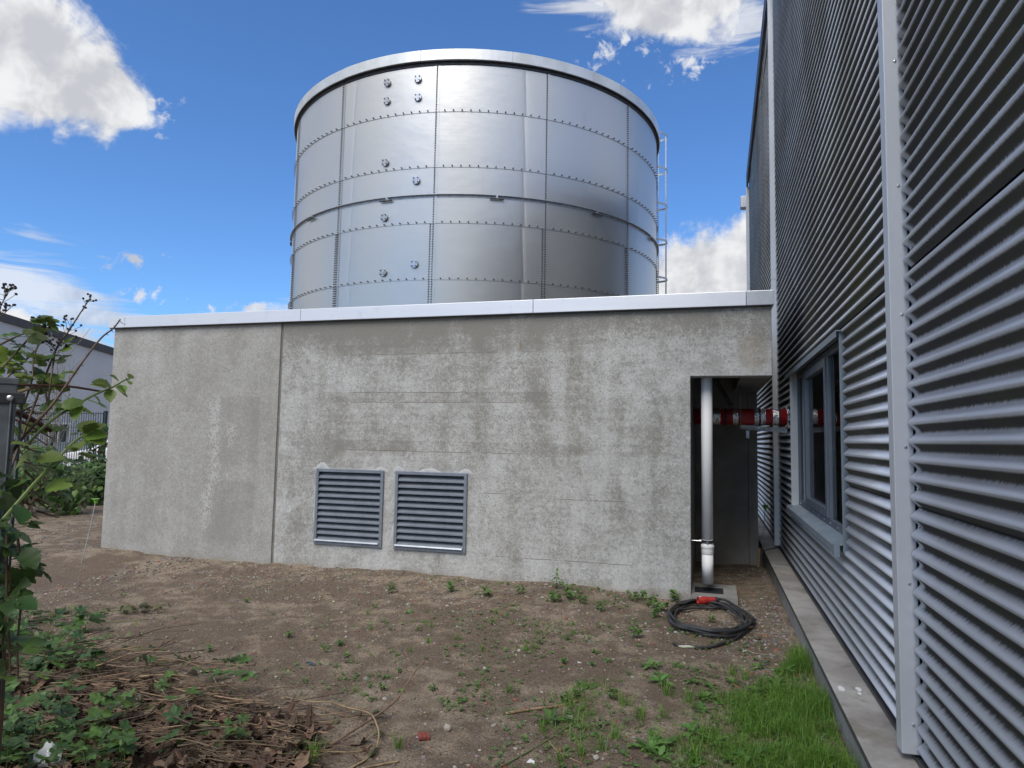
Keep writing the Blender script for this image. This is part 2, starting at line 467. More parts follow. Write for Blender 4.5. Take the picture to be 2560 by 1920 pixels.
    t.out(t.principled(col, 0.86, 0, t.bump(h, 0.55, 0.006), Specular_IOR_Level=0.3))
    return m
MT['concrete_r'] = concrete('concrete_weathered', True)
MT['concrete_l'] = concrete('concrete_even', False)
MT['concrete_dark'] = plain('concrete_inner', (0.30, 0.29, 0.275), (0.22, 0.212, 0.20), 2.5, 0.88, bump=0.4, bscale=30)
MT['plaster'] = plain('plaster_patch', (0.47, 0.48, 0.49), (0.42, 0.43, 0.44), 12, 0.85, bump=0.25, bscale=60)
MT['sealant'] = plain('joint_sealant', (0.20, 0.19, 0.17), (0.16, 0.15, 0.14), 8, 0.7)
MT['roof_felt'] = plain('roof_felt', (0.06, 0.06, 0.06), (0.09, 0.09, 0.09), 6, 0.9)

def trim_metal():
    m, t = new_mat('coping_metal')
    co = t.coord('Object')
    n = t.noise(t.vmath('MULTIPLY', co, (0.6, 0.6, 6.0)), 2.0, 5, 0.6)
    s_ = t.noise(co, 5, 5, 0.6)
    col = t.mix(n, (0.74, 0.75, 0.79), (0.82, 0.83, 0.86))
    col = t.mix(t.math('MULTIPLY', t.step(s_, 0.58, 0.75), 0.25), col, (0.50, 0.50, 0.50))
    t.out(t.principled(col, t.math('ADD', t.math('MULTIPLY', n, 0.12), 0.36), 0.55))
    return m
MT['coping'] = trim_metal()
MT['coping_bright'] = plain('coping_bare_metal', (0.72, 0.73, 0.74), (0.62, 0.63, 0.64), 9, 0.30, 0.85)

def tank_metal():
    m, t = new_mat('galvanised_sheet')
    co = t.coord('Object'); x, y, z = t.sep(co)
    ang = t.math('ARCTAN2', t.math('SUBTRACT', x, TANK[0]), t.math('SUBTRACT', y, TANK[1]))
    brush = t.noise(t.comb(t.math('MULTIPLY', ang, 5.0), 0.0, t.math('MULTIPLY', z, 55)), 1.0, 5, 0.7)
    cloud = t.noise(co, 0.9, 5, 0.6); spang = t.noise(co, 18, 4, 0.6)
    rnd = t.add('ShaderNodeObjectInfo').outputs['Random']
    streak = t.noise(t.comb(t.math('MULTIPLY', ang, 60.0), 0.0, t.math('MULTIPLY', z, 1.4)), 1.0, 4, 0.6)
    v = t.math('ADD', t.math('MULTIPLY', brush, 0.10), t.math('ADD', t.math('MULTIPLY', cloud, 0.10), t.math('MULTIPLY', rnd, 0.05)))
    col = t.mix(v, (0.53, 0.527, 0.505), (0.84, 0.83, 0.795))
    col = t.mix(t.math('MULTIPLY', t.step(streak, 0.68, 0.80), t.math('MULTIPLY', t.step(cloud, 0.5, 0.65), 0.28)), col, (0.34, 0.35, 0.36))
    rough = t.math('ADD', t.math('ADD', t.math('MULTIPLY', brush, 0.10), t.math('MULTIPLY', spang, 0.08)), 0.29)
    tan = t.add('ShaderNodeTangent', direction_type='RADIAL', axis='Z')
    dent = t.noise(t.comb(t.math('MULTIPLY', ang, 5.5), 0.0, t.math('MULTIPLY', z, 1.6)), 1.0, 3, 0.5)
    drip = t.math('MULTIPLY', t.step(t.noise(t.comb(t.math('MULTIPLY', ang, 34.0), 1.7, t.math('MULTIPLY', z, 0.9)), 1.0, 3, 0.6), 0.60, 0.74), t.step(cloud, 0.42, 0.6))
    col = t.mix(t.math('MULTIPLY', drip, 0.13), col, (0.30, 0.30, 0.29))
    p = t.principled(col, rough, 1.0, t.bump(brush, 0.10, 0.004, t.bump(dent, 0.22, 0.03)))
    p.inputs['Anisotropic'].default_value = 0.55
    t.l.new(tan.outputs[0], p.inputs['Tangent'])
    t.out(p)
    return m
TANK = (-5.987, 16.975, 4.707)
MT['tank'] = tank_metal()
MT['tank_lid'] = plain('lid_metal', (0.76, 0.765, 0.75), (0.62, 0.63, 0.61), 1.6, 0.42, 0.7)
MT['steel_dark'] = plain('dark_steel', (0.055, 0.057, 0.065), (0.035, 0.036, 0.04), 10, 0.5, 0.3)
MT['bolt'] = plain('bolt_steel', (0.07, 0.07, 0.075), (0.10, 0.10, 0.11), 30, 0.5, 0.6)
MT['flange'] = plain('flange_steel', (0.62, 0.63, 0.64), (0.42, 0.43, 0.44), 14, 0.30, 0.95, vary=0.15)
MT['galv'] = plain('galvanised_steel', (0.46, 0.49, 0.53), (0.36, 0.39, 0.43), 14, 0.42, 0.6)
MT['louvre'] = plain('louvre_metal', (0.245, 0.275, 0.32), (0.20, 0.225, 0.265), 6, 0.42, 0.35)
MT['louvre_edge'] = plain('louvre_bare_edge', (0.6, 0.61, 0.62), None, 6, 0.35, 0.8)
MT['post'] = plain('post_metal', (0.58, 0.61, 0.65), (0.53, 0.56, 0.60), 2.0, 0.42, 0.35)
MT['black'] = plain('black_void', (0.012, 0.012, 0.013), None, 4, 0.9)
MT['core'] = plain('wall_core', (0.03, 0.03, 0.032), None, 4, 0.9)
MT['fascia'] = plain('dark_fascia', (0.045, 0.045, 0.05), (0.06, 0.06, 0.065), 4, 0.5)
MT['pvc'] = plain('grey_plastic_pipe', (0.86, 0.87, 0.88), (0.83, 0.84, 0.85), 3, 0.62)
MT['red_pipe'] = plain('red_coated_pipe', (0.36, 0.016, 0.022), (0.31, 0.014, 0.019), 6, 0.34)
MT['foil'] = plain('foil_tape', (0.80, 0.80, 0.80), (0.62, 0.62, 0.62), 30, 0.22, 1.0, bump=0.9, bscale=38)
MT['rubber'] = plain('black_rubber', (0.022, 0.023, 0.026), (0.034, 0.035, 0.038), 30, 0.55)
MT['cable'] = plain('dusty_cable_rubber', (0.020, 0.022, 0.027), (0.052, 0.052, 0.054), 7, 0.62, detail=8)
MT['plug'] = plain('red_plug_plastic', (0.40, 0.028, 0.022), (0.34, 0.025, 0.020), 20, 0.45)
MT['white'] = plain('white_plastic', (0.75, 0.75, 0.75), (0.70, 0.70, 0.69), 10, 0.5)
MT['wire_yg'] = plain('pale_wire', (0.45, 0.50, 0.22), (0.55, 0.58, 0.60), 40, 0.5)
MT['frame'] = plain('window_frame_paint', (0.10, 0.125, 0.16), (0.085, 0.105, 0.135), 5, 0.45)
MT['reveal'] = plain('reveal_sheet', (0.50, 0.52, 0.54), (0.46, 0.48, 0.50), 4, 0.45, 0.3)
MT['sill'] = plain('sill_sheet', (0.24, 0.29, 0.34), (0.20, 0.245, 0.29), 5, 0.45, 0.3)
def glass(name, tint=(0.02, 0.024, 0.024)):
    m, t = new_mat(name)
    g = t.add('ShaderNodeBsdfGlossy'); g.inputs['Roughness'].default_value = 0.015
    tr = t.add('ShaderNodeBsdfTransparent'); tr.inputs[0].default_value = (0.72, 0.78, 0.76, 1)
    fr = t.add('ShaderNodeFresnel'); fr.inputs[0].default_value = 1.55
    mxs = t.add('ShaderNodeMixShader')
    t.l.new(fr.outputs[0], mxs.inputs[0]); t.l.new(tr.outputs[0], mxs.inputs[1]); t.l.new(g.outputs[0], mxs.inputs[2])
    t.out(mxs)
    return m
MT['glass'] = glass('window_glass')

def cap_stone():
    m, t = new_mat('plinth_cap')
    co = t.coord('Object')
    big = t.noise(co, 1.6, 6, 0.62); mid = t.noise(co, 9, 6, 0.65); fine = t.noise(co, 70, 5, 0.7)
    col = t.mix(t.step(big, 0.36, 0.62), (0.25, 0.235, 0.215), (0.40, 0.385, 0.36))
    col = t.mix(t.math('MULTIPLY', t.step(mid, 0.52, 0.70), 0.5), col, (0.13, 0.122, 0.108))
    moss = t.noise(t.vmath('ADD', co, (4, 2, 0)), 2.1, 5, 0.6)
    col = t.mix(t.math('MULTIPLY', t.step(moss, 0.55, 0.70), 0.5), col, (0.105, 0.095, 0.040))
    t.out(t.principled(col, 0.80, 0, t.bump(t.math('ADD', fine, mid), 0.35, 0.006)))
    return m
MT['cap'] = cap_stone()
MT['cap_edge'] = plain('cap_edge_dark', (0.055, 0.052, 0.045), (0.08, 0.075, 0.065), 9, 0.85)
MT['plinth'] = plain('plinth_render', (0.30, 0.30, 0.29), (0.24, 0.235, 0.22), 4, 0.88, bump=0.4, bscale=40)

# corrugated cladding with soot and algae lodged under each rib
RIB_P, RIB_Z0, RIB_A, CLAD_X = 1.108/13, 0.215, 0.0155, 0.890
POSTS = (-2.80, 3.55, 9.90, 16.22)
def cladding():
    m, t = new_mat('corrugated_sheet')
    co = t.coord('Object'); x, y, z = t.sep(co)
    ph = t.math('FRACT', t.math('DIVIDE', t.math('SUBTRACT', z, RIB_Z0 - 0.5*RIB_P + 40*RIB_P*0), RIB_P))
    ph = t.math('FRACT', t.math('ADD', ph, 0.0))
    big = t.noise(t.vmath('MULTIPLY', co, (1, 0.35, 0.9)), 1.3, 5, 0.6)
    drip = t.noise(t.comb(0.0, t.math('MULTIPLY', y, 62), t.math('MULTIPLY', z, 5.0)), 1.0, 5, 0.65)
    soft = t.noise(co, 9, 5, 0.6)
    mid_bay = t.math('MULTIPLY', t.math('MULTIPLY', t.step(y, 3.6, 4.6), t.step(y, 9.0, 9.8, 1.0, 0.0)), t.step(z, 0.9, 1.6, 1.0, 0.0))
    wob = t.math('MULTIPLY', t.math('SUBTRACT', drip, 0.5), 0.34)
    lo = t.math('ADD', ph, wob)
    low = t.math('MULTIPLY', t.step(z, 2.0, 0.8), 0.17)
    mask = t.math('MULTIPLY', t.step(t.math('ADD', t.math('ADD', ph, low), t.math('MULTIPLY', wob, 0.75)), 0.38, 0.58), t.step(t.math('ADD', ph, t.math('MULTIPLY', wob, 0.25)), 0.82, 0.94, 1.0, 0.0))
    # sheltered ends beside the cover posts stay clean
    dmin = None
    for py in POSTS:
        d = t.math('ABSOLUTE', t.math('SUBTRACT', y, py + 0.045))
        dmin = d if dmin is None else t.math('MINIMUM', dmin, d)
    ends = t.step(t.math('ADD', dmin, t.math('MULTIPLY', t.math('SUBTRACT', soft, 0.5), 0.10)), 0.085, 0.15)
    amt = t.math('ADD', t.math('SUBTRACT', 1.15, t.math('MULTIPLY', mid_bay, 0.5)), t.math('MULTIPLY', t.math('SUBTRACT', big, 0.5), 0.7), clamp=True)
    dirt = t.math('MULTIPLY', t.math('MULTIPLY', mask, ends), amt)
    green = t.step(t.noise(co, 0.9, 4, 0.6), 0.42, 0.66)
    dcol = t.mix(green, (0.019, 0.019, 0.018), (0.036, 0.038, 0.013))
    base = t.mix(soft, (0.68, 0.72, 0.79), (0.74, 0.78, 0.85))
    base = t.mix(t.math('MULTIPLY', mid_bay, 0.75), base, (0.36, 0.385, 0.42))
    brown = t.math('MULTIPLY', t.math('MULTIPLY', t.step(ph, 0.08, 0.32), t.step(big, 0.40, 0.60)), 0.5)
    film_ = t.math('MULTIPLY', t.step(z, 1.6, 3.2), t.step(t.noise(t.vmath('MULTIPLY', co, (1, 1.2, 0.5)), 1.1, 5, 0.6), 0.40, 0.62))
    base = t.mix(t.math('MULTIPLY', film_, 0.55), base, (0.25, 0.255, 0.225))
    base = t.mix(brown, base, (0.26, 0.245, 0.225))
    spots = t.step(t.noise(co, 55, 2, 0.5), 0.745, 0.78)
    base = t.mix(t.math('MULTIPLY', spots, 0.5), base, (0.7, 0.7, 0.68))
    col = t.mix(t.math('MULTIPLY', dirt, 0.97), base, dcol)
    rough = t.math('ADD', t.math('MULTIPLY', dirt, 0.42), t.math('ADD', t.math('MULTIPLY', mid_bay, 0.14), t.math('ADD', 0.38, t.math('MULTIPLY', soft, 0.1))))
    metal = t.math('MULTIPLY', t.math('SUBTRACT', 1.0, dirt), 0.30)
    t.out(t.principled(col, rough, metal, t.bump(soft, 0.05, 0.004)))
    return m
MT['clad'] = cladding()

# ------------------------------------------------------------------ ground
def axis(lo, hi, step, far, grow=1.32):
    a = list(np.arange(lo, hi+1e-6, step)); s = step; v = lo; left = []
    while v > -far: s *= grow; v -= s; left.append(v)
    s = step; v = hi; right = []
    while v < far: s *= grow; v += s; right.append(v)
    return np.array(left[::-1] + a + right)
def build_ground():
    xs = axis(-8.5, 1.0, 0.05, 900); ys = axis(1.2, 10.4, 0.05, 900)
    X, Y = np.meshgrid(xs, ys)
    Z = height(X, Y)
    nx, ny = len(xs), len(ys)
    me = bpy.data.meshes.new('ground')
    vs = np.stack([X.ravel(), Y.ravel(), Z.ravel()], 1)
    i = np.arange(nx-1)[None, :] + nx*np.arange(ny-1)[:, None]
    fs = np.stack([i, i+1, i+1+nx, i+nx], -1).reshape(-1, 4)
    me.from_pydata(vs.tolist(), [], fs.tolist())
    me.polygons.foreach_set('use_smooth', [True]*len(me.polygons))
    o = obj('ground', me, MT['soil'])
    o['kind'] = 'structure'
    o['label'] = 'bare brown soil yard with scattered gravel and weeds'
build_ground()

# ------------------------------------------------------------------ concrete annex
WY = 7.357
def cell_wall(xs, zs, y0, y1, keep):
    "thick wall in the XZ plane made of kept cells; shared vertices, no inner faces"
    mb = MB(); idx = {}
    def v(i, k, s):
        key = (i, k, s)
        if key not in idx: idx[key] = len(mb.v); mb.v.append((xs[i], y0 if s == 0 else y1, zs[k]))
        return idx[key]
    nx, nz_ = len(xs)-1, len(zs)-1
    K = lambda i, k: 0 <= i < nx and 0 <= k < nz_ and keep(i, k)
    for i in range(nx):
        for k in range(nz_):
            if not keep(i, k): continue
            mb.f.append((v(i, k, 0), v(i+1, k, 0), v(i+1, k+1, 0), v(i, k+1, 0)))
            mb.f.append((v(i, k, 1), v(i, k+1, 1), v(i+1, k+1, 1), v(i+1, k, 1)))
            if not K(i-1, k): mb.f.append((v(i, k, 0), v(i, k+1, 0), v(i, k+1, 1), v(i, k, 1)))
            if not K(i+1, k): mb.f.append((v(i+1, k, 0), v(i+1, k, 1), v(i+1, k+1, 1), v(i+1, k+1, 0)))
            if not K(i, k-1): mb.f.append((v(i, k, 0), v(i, k, 1), v(i+1, k, 1), v(i+1, k, 0)))
            if not K(i, k+1): mb.f.append((v(i, k+1, 0), v(i+1, k+1, 0), v(i+1, k+1, 1), v(i, k+1, 1)))
    return mb
annex = thing('concrete_annex', 'low flat-roofed concrete annex with two louvres in front of the tank', 'building', (-3.6, 9.4, 0))
LV = ((-4.584, -3.687), (-3.534, -2.646)); LZ = (0.309, 1.203); ZT = 3.02; XR = 0.605
xs = [-5.145, LV[0][0]+0.03, LV[0][1]-0.03, LV[1][0]+0.03, LV[1][1]-0.03, -0.20, XR]
zs = [-0.25, LZ[0]+0.03, LZ[1]-0.03, 2.288, ZT]
obj('wall_panel', cell_wall(xs, zs, WY, WY+0.22, lambda i, k: not ((i in (1, 3) and k == 1) or (i == 5 and k < 3))), MT['concrete_r'], annex, bevel=0.006)
obj('wall_panel', MB().box(-7.81, -5.180, WY, WY+0.22, -0.25, ZT), MT['concrete_l'], annex, bevel=0.008)
obj('joint', MB().box(-5.180, -5.145, WY+0.016, WY+0.2, -0.25, ZT-0.002), MT['sealant'], annex)
obj('side_wall', MB().box(-7.81, -7.60, WY+0.222, 11.6, -0.25, ZT), MT['concrete_l'], annex)
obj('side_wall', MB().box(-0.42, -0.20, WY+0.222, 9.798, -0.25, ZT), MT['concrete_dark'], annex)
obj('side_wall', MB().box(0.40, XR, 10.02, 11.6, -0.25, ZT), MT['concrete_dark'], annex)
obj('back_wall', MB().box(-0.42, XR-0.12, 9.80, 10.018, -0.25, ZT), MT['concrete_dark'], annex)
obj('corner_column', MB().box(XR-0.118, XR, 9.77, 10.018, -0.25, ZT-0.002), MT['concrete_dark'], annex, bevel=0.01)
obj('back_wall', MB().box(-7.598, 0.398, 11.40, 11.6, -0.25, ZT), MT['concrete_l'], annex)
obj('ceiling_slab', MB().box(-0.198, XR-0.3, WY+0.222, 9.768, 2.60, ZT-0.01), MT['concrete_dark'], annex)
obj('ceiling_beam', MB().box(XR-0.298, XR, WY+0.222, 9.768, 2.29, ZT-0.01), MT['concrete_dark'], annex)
obj('roof_slab', MB().box(-7.75, XR-0.02, WY+0.03, 11.55, ZT+0.002, ZT+0.06), MT['roof_felt'], annex)
# coping segments
def coping(name, x0, x1, y0, y1, m):
    obj(name, MB().box(x0, x1, y0, y1, ZT-0.012, ZT+0.139), m, annex, bevel=0.004)
for x0, x1, m in ((-7.865, -7.594, MT['coping']), (-7.590, -4.877, MT['coping']), (-4.873, -1.90, MT['coping']), (-1.896, 0.359, MT['coping']), (0.363, 0.628, MT['coping_bright'])):
    coping('coping_segment', x0, x1, WY-0.055, WY+0.30, m)
coping('coping_segment', -7.865, -7.56, WY+0.302, 11.66, MT['coping'])
coping('coping_segment', -7.558, 0.628, 11.35, 11.66, MT['coping'])
coping('coping_segment', 0.33, 0.628, WY+0.302, 11.348, MT['coping'])
obj('drip_strip', MB().box(-7.85, 0.61, WY-0.04, WY-0.002, ZT-0.024, ZT-0.0125), MT['steel_dark'], annex)

# louvres
def louvre(x0, x1):
    z0, z1 = LZ; fwid = 0.036; y0 = WY-0.026
    mb = MB()
    mb.box(x0, x0+fwid, y0, WY+0.05, z0, z1); mb.box(x1-fwid, x1, y0, WY+0.05, z0, z1)
    mb.box(x0+fwid, x1-fwid, y0, WY+0.05, z1-fwid, z1); mb.box(x0+fwid, x1-fwid, y0, WY+0.05, z0, z0+fwid)
    lv = obj('louvre', mb, MT['louvre'], annex, bevel=0.002)
    n = 11; gap = (z1-z0-2*fwid-0.012)/n
    for i in range(n):
        zc = z0+fwid+0.012+gap*(i+0.5)
        s = MB()
        yo, yi = WY-0.018, WY+0.052      # outer lower lip, inner upper edge
        a, b = x0+fwid+0.001, x1-fwid-0.001
        s.prism([(yo, zc-gap*0.52), (yo, zc-gap*0.36), (yi, zc+gap*0.44), (yi+0.006, zc+gap*0.42), (yo+0.010, zc-gap*0.52)], a, b, 'x')
        s.prism([(yo-0.004, zc-gap*0.56), (yo-0.004, zc-gap*0.44), (yo-0.0005, zc-gap*0.44), (yo-0.0005, zc-gap*0.56)], a, b, 'x')
        sub('slat', s, MT['louvre'], lv)
    sub('drip_lip', MB().obox(((x0+x1)/2-0.006, WY-0.034, z0+0.043), ((x1-x0)/2-0.03, 0, 0), (0, 0.016, -0.006), (0, 0.003, 0.008)), MT['louvre_edge'], lv)
    sub('cavity', MB().box(x0+0.034, x1-0.034, WY+0.10, WY+0.19, z0+0.033, z1-0.033), MT['black'], lv)
    for sx in (x0+0.016, (x0+x1)/2, x1-0.016):
        for sz in (z0+0.016, z1-0.016):
            sub('screw', MB().lathe([(0.0055, -0.003), (0.0055, 0.0), (0.003, 0.002)][::-1], (sx, y0-0.001, sz), 8, 'y'), MT['flange'], lv)
for x0, x1 in LV: louvre(x0, x1)
# smeared repair mortar round the louvre tops
def patch(pts):
    n = len(pts); cx = sum(p[0] for p in pts)/n; cz = sum(p[1] for p in pts)/n
    mb = MB()
    vs = [(p[0], WY+0.001, p[1]) for p in pts] + [(cx+(p[0]-cx)*0.9, WY-0.0022, cz+(p[1]-cz)*0.9) for p in pts] + [(cx, WY-0.0026, cz)]
    fs = [(i, (i+1) % n, n+(i+1) % n, n+i) for i in range(n)] + [(n+i, n+(i+1) % n, 2*n) for i in range(n)]
    mb.add(vs, fs)
    obj('mortar_patch', mb, MT['plaster'], annex, smooth=True)
for x0, x1, bumps in ((LV[0][0], LV[0][1], ((0.07, 0.095, 0.11), (0.85, 0.055, 0.09))), (LV[1][0], LV[1][1], ((0.03, 0.075, 0.08), (0.42, 0.055, 0.17), (0.86, 0.06, 0.10)))):
    for c, h, wd in bumps:
        pts = []
        for i in range(13):
            u = i/12
            pts.append((x0+c+(u-0.5)*2*wd, LZ[1]-0.012+max(0, h*math.sin(PI*u)**0.8*R(0.85, 1.1))))
        pts += [(x0+c+wd, LZ[1]-0.03), (x0+c-wd, LZ[1]-0.03)]
        patch(pts[::-1])
patch([(LV[0][0]-0.03+R(-.01, .01)+0.04*(i % 2 if 0 else 0), z) for i, z in enumerate(np.linspace(1.0, 0.55, 7))] + [(LV[0][0]+0.02, 0.55), (LV[0][0]+0.02, 1.0)])
patch([(LV[1][0]-0.045, 0.50), (LV[1][0]-0.03, 0.40), (LV[1][0]+0.02, 0.38), (LV[1][0]+0.02, 0.60), (LV[1][0]-0.02, 0.60)])

# ------------------------------------------------------------------ corrugated hall
hall = thing('corrugated_hall', 'tall grey hall clad in horizontal corrugated metal, stained with dark algae', 'building', (4.0, 6.7, 0))
Y_END, Y_BACK = 16.27, -6.0
def eave(y): return 7.62 + (Y_END-y)*0.103
WIN = (5.20, 8.17, 0.895, 2.395)         # opening: y0 y1 z0 z1
ROWS = [RIB_Z0 + 1.108*i for i in range(9)]
def rib_x(z): return CLAD_X - RIB_A*math.cos(2*PI*(z-RIB_Z0-0.5*RIB_P)/RIB_P)
def clad_sheet(y0, y1, z0, z1, hole=None):
    nseg = max(2, int(round((z1-z0)/RIB_P*12)))
    zs = [z0+(z1-z0)*i/nseg for i in range(nseg+1)]
    ys = [y0, y1]
    if hole:
        h0, h1, g0, g1 = hole
        if h0 > y0 and h1 < y1 and g1 > z0 and g0 < z1:
            ys = [y0, h0, h1, y1]
            zs = sorted(set(zs + [g for g in (g0, g1) if z0 < g < z1]))
        else: hole = None
    mb = MB()
    for y in ys:
        for z in zs:
            zz = min(z, eave(y)-0.02)
            mb.v.append((rib_x(z) + (0.004 if z > z1-0.012 else 0), y, zz))
    m = len(zs)
    for j in range(len(ys)-1):
        for i in range(m-1):
            if hole and j == 1 and zs[i] >= hole[2]-1e-6 and zs[i+1] <= hole[3]+1e-6: continue
            mb.f.append((j*m+i, j*m+i+1, (j+1)*m+i+1, (j+1)*m+i))
    return mb
bays = [(-2.70, 3.545), (3.635, 9.895), (9.985, 16.21)]
for bi, (y0, y1) in enumerate(bays):
    for ri, z0 in enumerate(ROWS):
        if z0 > eave(y0)-0.15: continue
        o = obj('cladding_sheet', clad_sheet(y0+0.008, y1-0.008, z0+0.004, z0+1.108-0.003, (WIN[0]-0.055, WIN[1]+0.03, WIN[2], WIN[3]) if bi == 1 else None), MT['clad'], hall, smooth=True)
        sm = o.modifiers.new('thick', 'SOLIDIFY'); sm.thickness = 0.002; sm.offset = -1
# dark core behind the sheets, with the window opening
mb = MB()
X0, X1 = 0.9165, 1.25
mb.box(X0, X1, Y_BACK, WIN[0], 0.0, 7.6); mb.box(X0, X1, WIN[1], Y_END-0.02, 0.0, 7.6)
mb.box(X0, X1, WIN[0], WIN[1], 0.0, WIN[2]); mb.box(X0, X1, WIN[0], WIN[1], WIN[3], 7.6)
mb.prism([(Y_BACK, 7.6), (Y_END-0.02, 7.6), (Y_END-0.02, 7.61), (Y_BACK, eave(Y_BACK)-0.03)], X0, X1, 'x')
obj('wall_core', mb, MT['core'], hall)
obj('gable_wall', MB().box(1.252, 18.0, Y_END-0.30, Y_END-0.02, 0, 7.6), MT['post'], hall)
obj('inner_wall', MB().box(4.6, 4.75, Y_BACK, Y_END-0.32, 0, 7.4), MT['core'], hall)
obj('inner_floor', MB().box(1.252, 4.598, Y_BACK, Y_END-0.32, 0.2, 0.3), MT['core'], hall)
obj('rear_wall', MB().box(1.252, 18.0, Y_BACK, Y_BACK+0.2, 0, 7.6), MT['post'], hall)
rf = MB()
rf.prism([(Y_BACK-0.2, eave(Y_BACK-0.2)), (Y_END+0.03, eave(Y_END+0.03)), (Y_END+0.03, eave(Y_END+0.03)+0.16), (Y_BACK-0.2, eave(Y_BACK-0.2)+0.16)], 0.862, 18.2, 'x')
obj('roof', rf, MT['fascia'], hall)
fs_ = MB()
fs_.prism([(Y_BACK-0.2, eave(Y_BACK-0.2)-0.12), (Y_END+0.03, eave(Y_END+0.03)-0.12), (Y_END+0.03, eave(Y_END+0.03)+0.19), (Y_BACK-0.2, eave(Y_BACK-0.2)+0.19)], 0.828, 0.860, 'x')
obj('fascia', fs_, MT['fascia'], hall)
obj('gutter_box', MB().box(0.70, 0.90, Y_END+0.03, Y_END+0.25, 7.05, 7.32), MT['post'], hall, bevel=0.01)
# cover posts
for py in POSTS[1:]:
    top = eave(py+0.1)-0.121
    splits = [0.225, top] if py < 5 else [0.24, 3.86, top]
    for a, b in zip(splits[:-1], splits[1:]):
        po = obj('cover_post', MB().box(0.8165, 0.8995, py, py+0.09, a+0.002, b-0.002), MT['post'], hall, bevel=0.003)
        z = a+0.13
        while z < b:
            sub('screw', MB().lathe([(0.002, -0.004), (0.0065, -0.003), (0.0075, 0.0)], (0.866, py-0.0005, z), 10, 'y'), MT['flange'], po)
            z += 0.62 if py < 5 else 1.24
for bi, (y0, y1) in enumerate(bays[:2]):      # fixing bolts along the sheet ends
    for z0 in ROWS[:4]:
        for dz in (0.5, 12.5):
            zz = z0+dz*RIB_P + (RIB_P*0.5 if dz < 1 else -RIB_P*0.5)
            for yy in ((y1-0.045,) if bi == 0 else (y0+0.04,)):
                obj('fixing_bolt', MB().lathe([(0.007, 0.0), (0.007, -0.008), (0.003, -0.011)], (rib_x(zz), yy, zz), 8, 'x'), MT['flange'], hall)
# plinth
for y0, y1 in ((-6.0, 1.6), (1.606, 5.998), (6.004, 10.2), (10.206, 16.2)):
    obj('plinth_block', MB().box(0.690, 0.914, y0, y1, -0.2, 0.158), MT['plinth'], hall, bevel=0.006)
    cp = obj('plinth_cap', MB().box(0.672, 0.913, y0+0.001, y1-0.001, 0.1595, 0.194), MT['cap'], hall, bevel=0.005)
    sub('cap_edge', MB().box(0.6705, 0.6725, y0+0.003, y1-0.003, 0.161, 0.190), MT['cap_edge'], cp)
obj('base_strip', MB().box(0.872, 0.912, Y_BACK, 16.2, 0.1955, 0.214), MT['fascia'], hall)
for (px, py, s) in ((2101, 1720, 0.035), (2146, 1722, 0.03), (2148, 1733, 0.018)):    # paint blots on the cap
    c = on_z(px, py, 0.196)
    n = 11
    pts = [(c.x+math.cos(2*PI*k/n)*s*R(.5, 1.1)*0.7, c.y+math.sin(2*PI*k/n)*s*R(.6, 1.2)*1.3) for k in range(n)]
    obj('paint_blot', MB().prism(pts, 0.1935, 0.1955, 'z'), MT['white'], hall)
# window
win = obj('window', MB().add(*(lambda b: (b.v, b.f))(MB()
    .box(0.930, 0.985, WIN[0], WIN[1], WIN[2]+0.045, WIN[2]+0.105).box(0.930, 0.985, WIN[0], WIN[1], WIN[3]-0.07, WIN[3]-0.012)
    .box(0.930, 0.985, WIN[0], WIN[0]+0.06, WIN[2]+0.105, WIN[3]-0.07).box(0.930, 0.985, WIN[1]-0.06, WIN[1], WIN[2]+0.105, WIN[3]-0.07)
    .box(0.930, 0.985, 7.50, 7.56, WIN[2]+0.105, WIN[3]-0.07).box(0.930, 0.985, 6.10, 6.16, WIN[2]+0.105, WIN[3]-0.07))), MT['frame'], hall, bevel=0.003)
zl, zh = WIN[2]+0.107, WIN[3]-0.072
sub('sash', MB().box(0.915, 0.962, 6.162, 6.24, zl, zh).box(0.915, 0.962, 7.42, 7.498, zl, zh).box(0.915, 0.962, 6.24, 7.42, zl, zl+0.07).box(0.915, 0.962, 6.24, 7.42, zh-0.07, zh), MT['frame'], win, bevel=0.003)
for a, b in ((WIN[0]+0.06, 6.10), (6.24, 7.42), (7.56, WIN[1]-0.06)):
    sub('pane', MB().box(0.952, 0.958, a-0.002, b+0.002, zl+(0.068 if a == 6.24 else 0)-0.002, zh-(0.068 if a == 6.24 else 0)+0.002), MT['glass'], win)
sub('reveal', MB().box(0.855, 0.930, WIN[1]-0.001, WIN[1]+0.012, WIN[2]+0.03, WIN[3]), MT['reveal'], win)
sub('reveal', MB().box(0.868, 0.930, WIN[0]-0.008, WIN[0]+0.001, WIN[2]-0.03, WIN[3]), MT['sill'], win)
sub('head_flashing', MB().box(0.842, 0.930, WIN[0]-0.03, WIN[1]+0.40, WIN[3]-0.004, WIN[3]+0.004).box(0.842, 0.846, WIN[0]-0.03, WIN[1]+0.40, WIN[3]-0.045, WIN[3]-0.004), MT['sill'], win)
sl = sub('sill', MB().prism([(0.930, WIN[2]+0.046), (0.818, WIN[2]+0.006), (0.818, WIN[2]-0.045), (0.822, WIN[2]-0.045), (0.822, WIN[2]+0.002), (0.930, WIN[2]+0.040)], WIN[0]+0.0, WIN[1]+0.22), MT['sill'], win, bevel=0.002)
sub('sill_end_cap', MB().box(0.808, 0.846, WIN[0]-0.012, WIN[0]-0.001, WIN[2]-0.062, WIN[2]+0.03), MT['sill'], win)
for i in range(9):
    sub('rivet', MB().lathe([(0.006, 0), (0.006, -0.004), (0.003, -0.006)], (0.9295, 5.45+i*0.32, WIN[2]+0.072), 8, 'x'), MT['flange'], win)

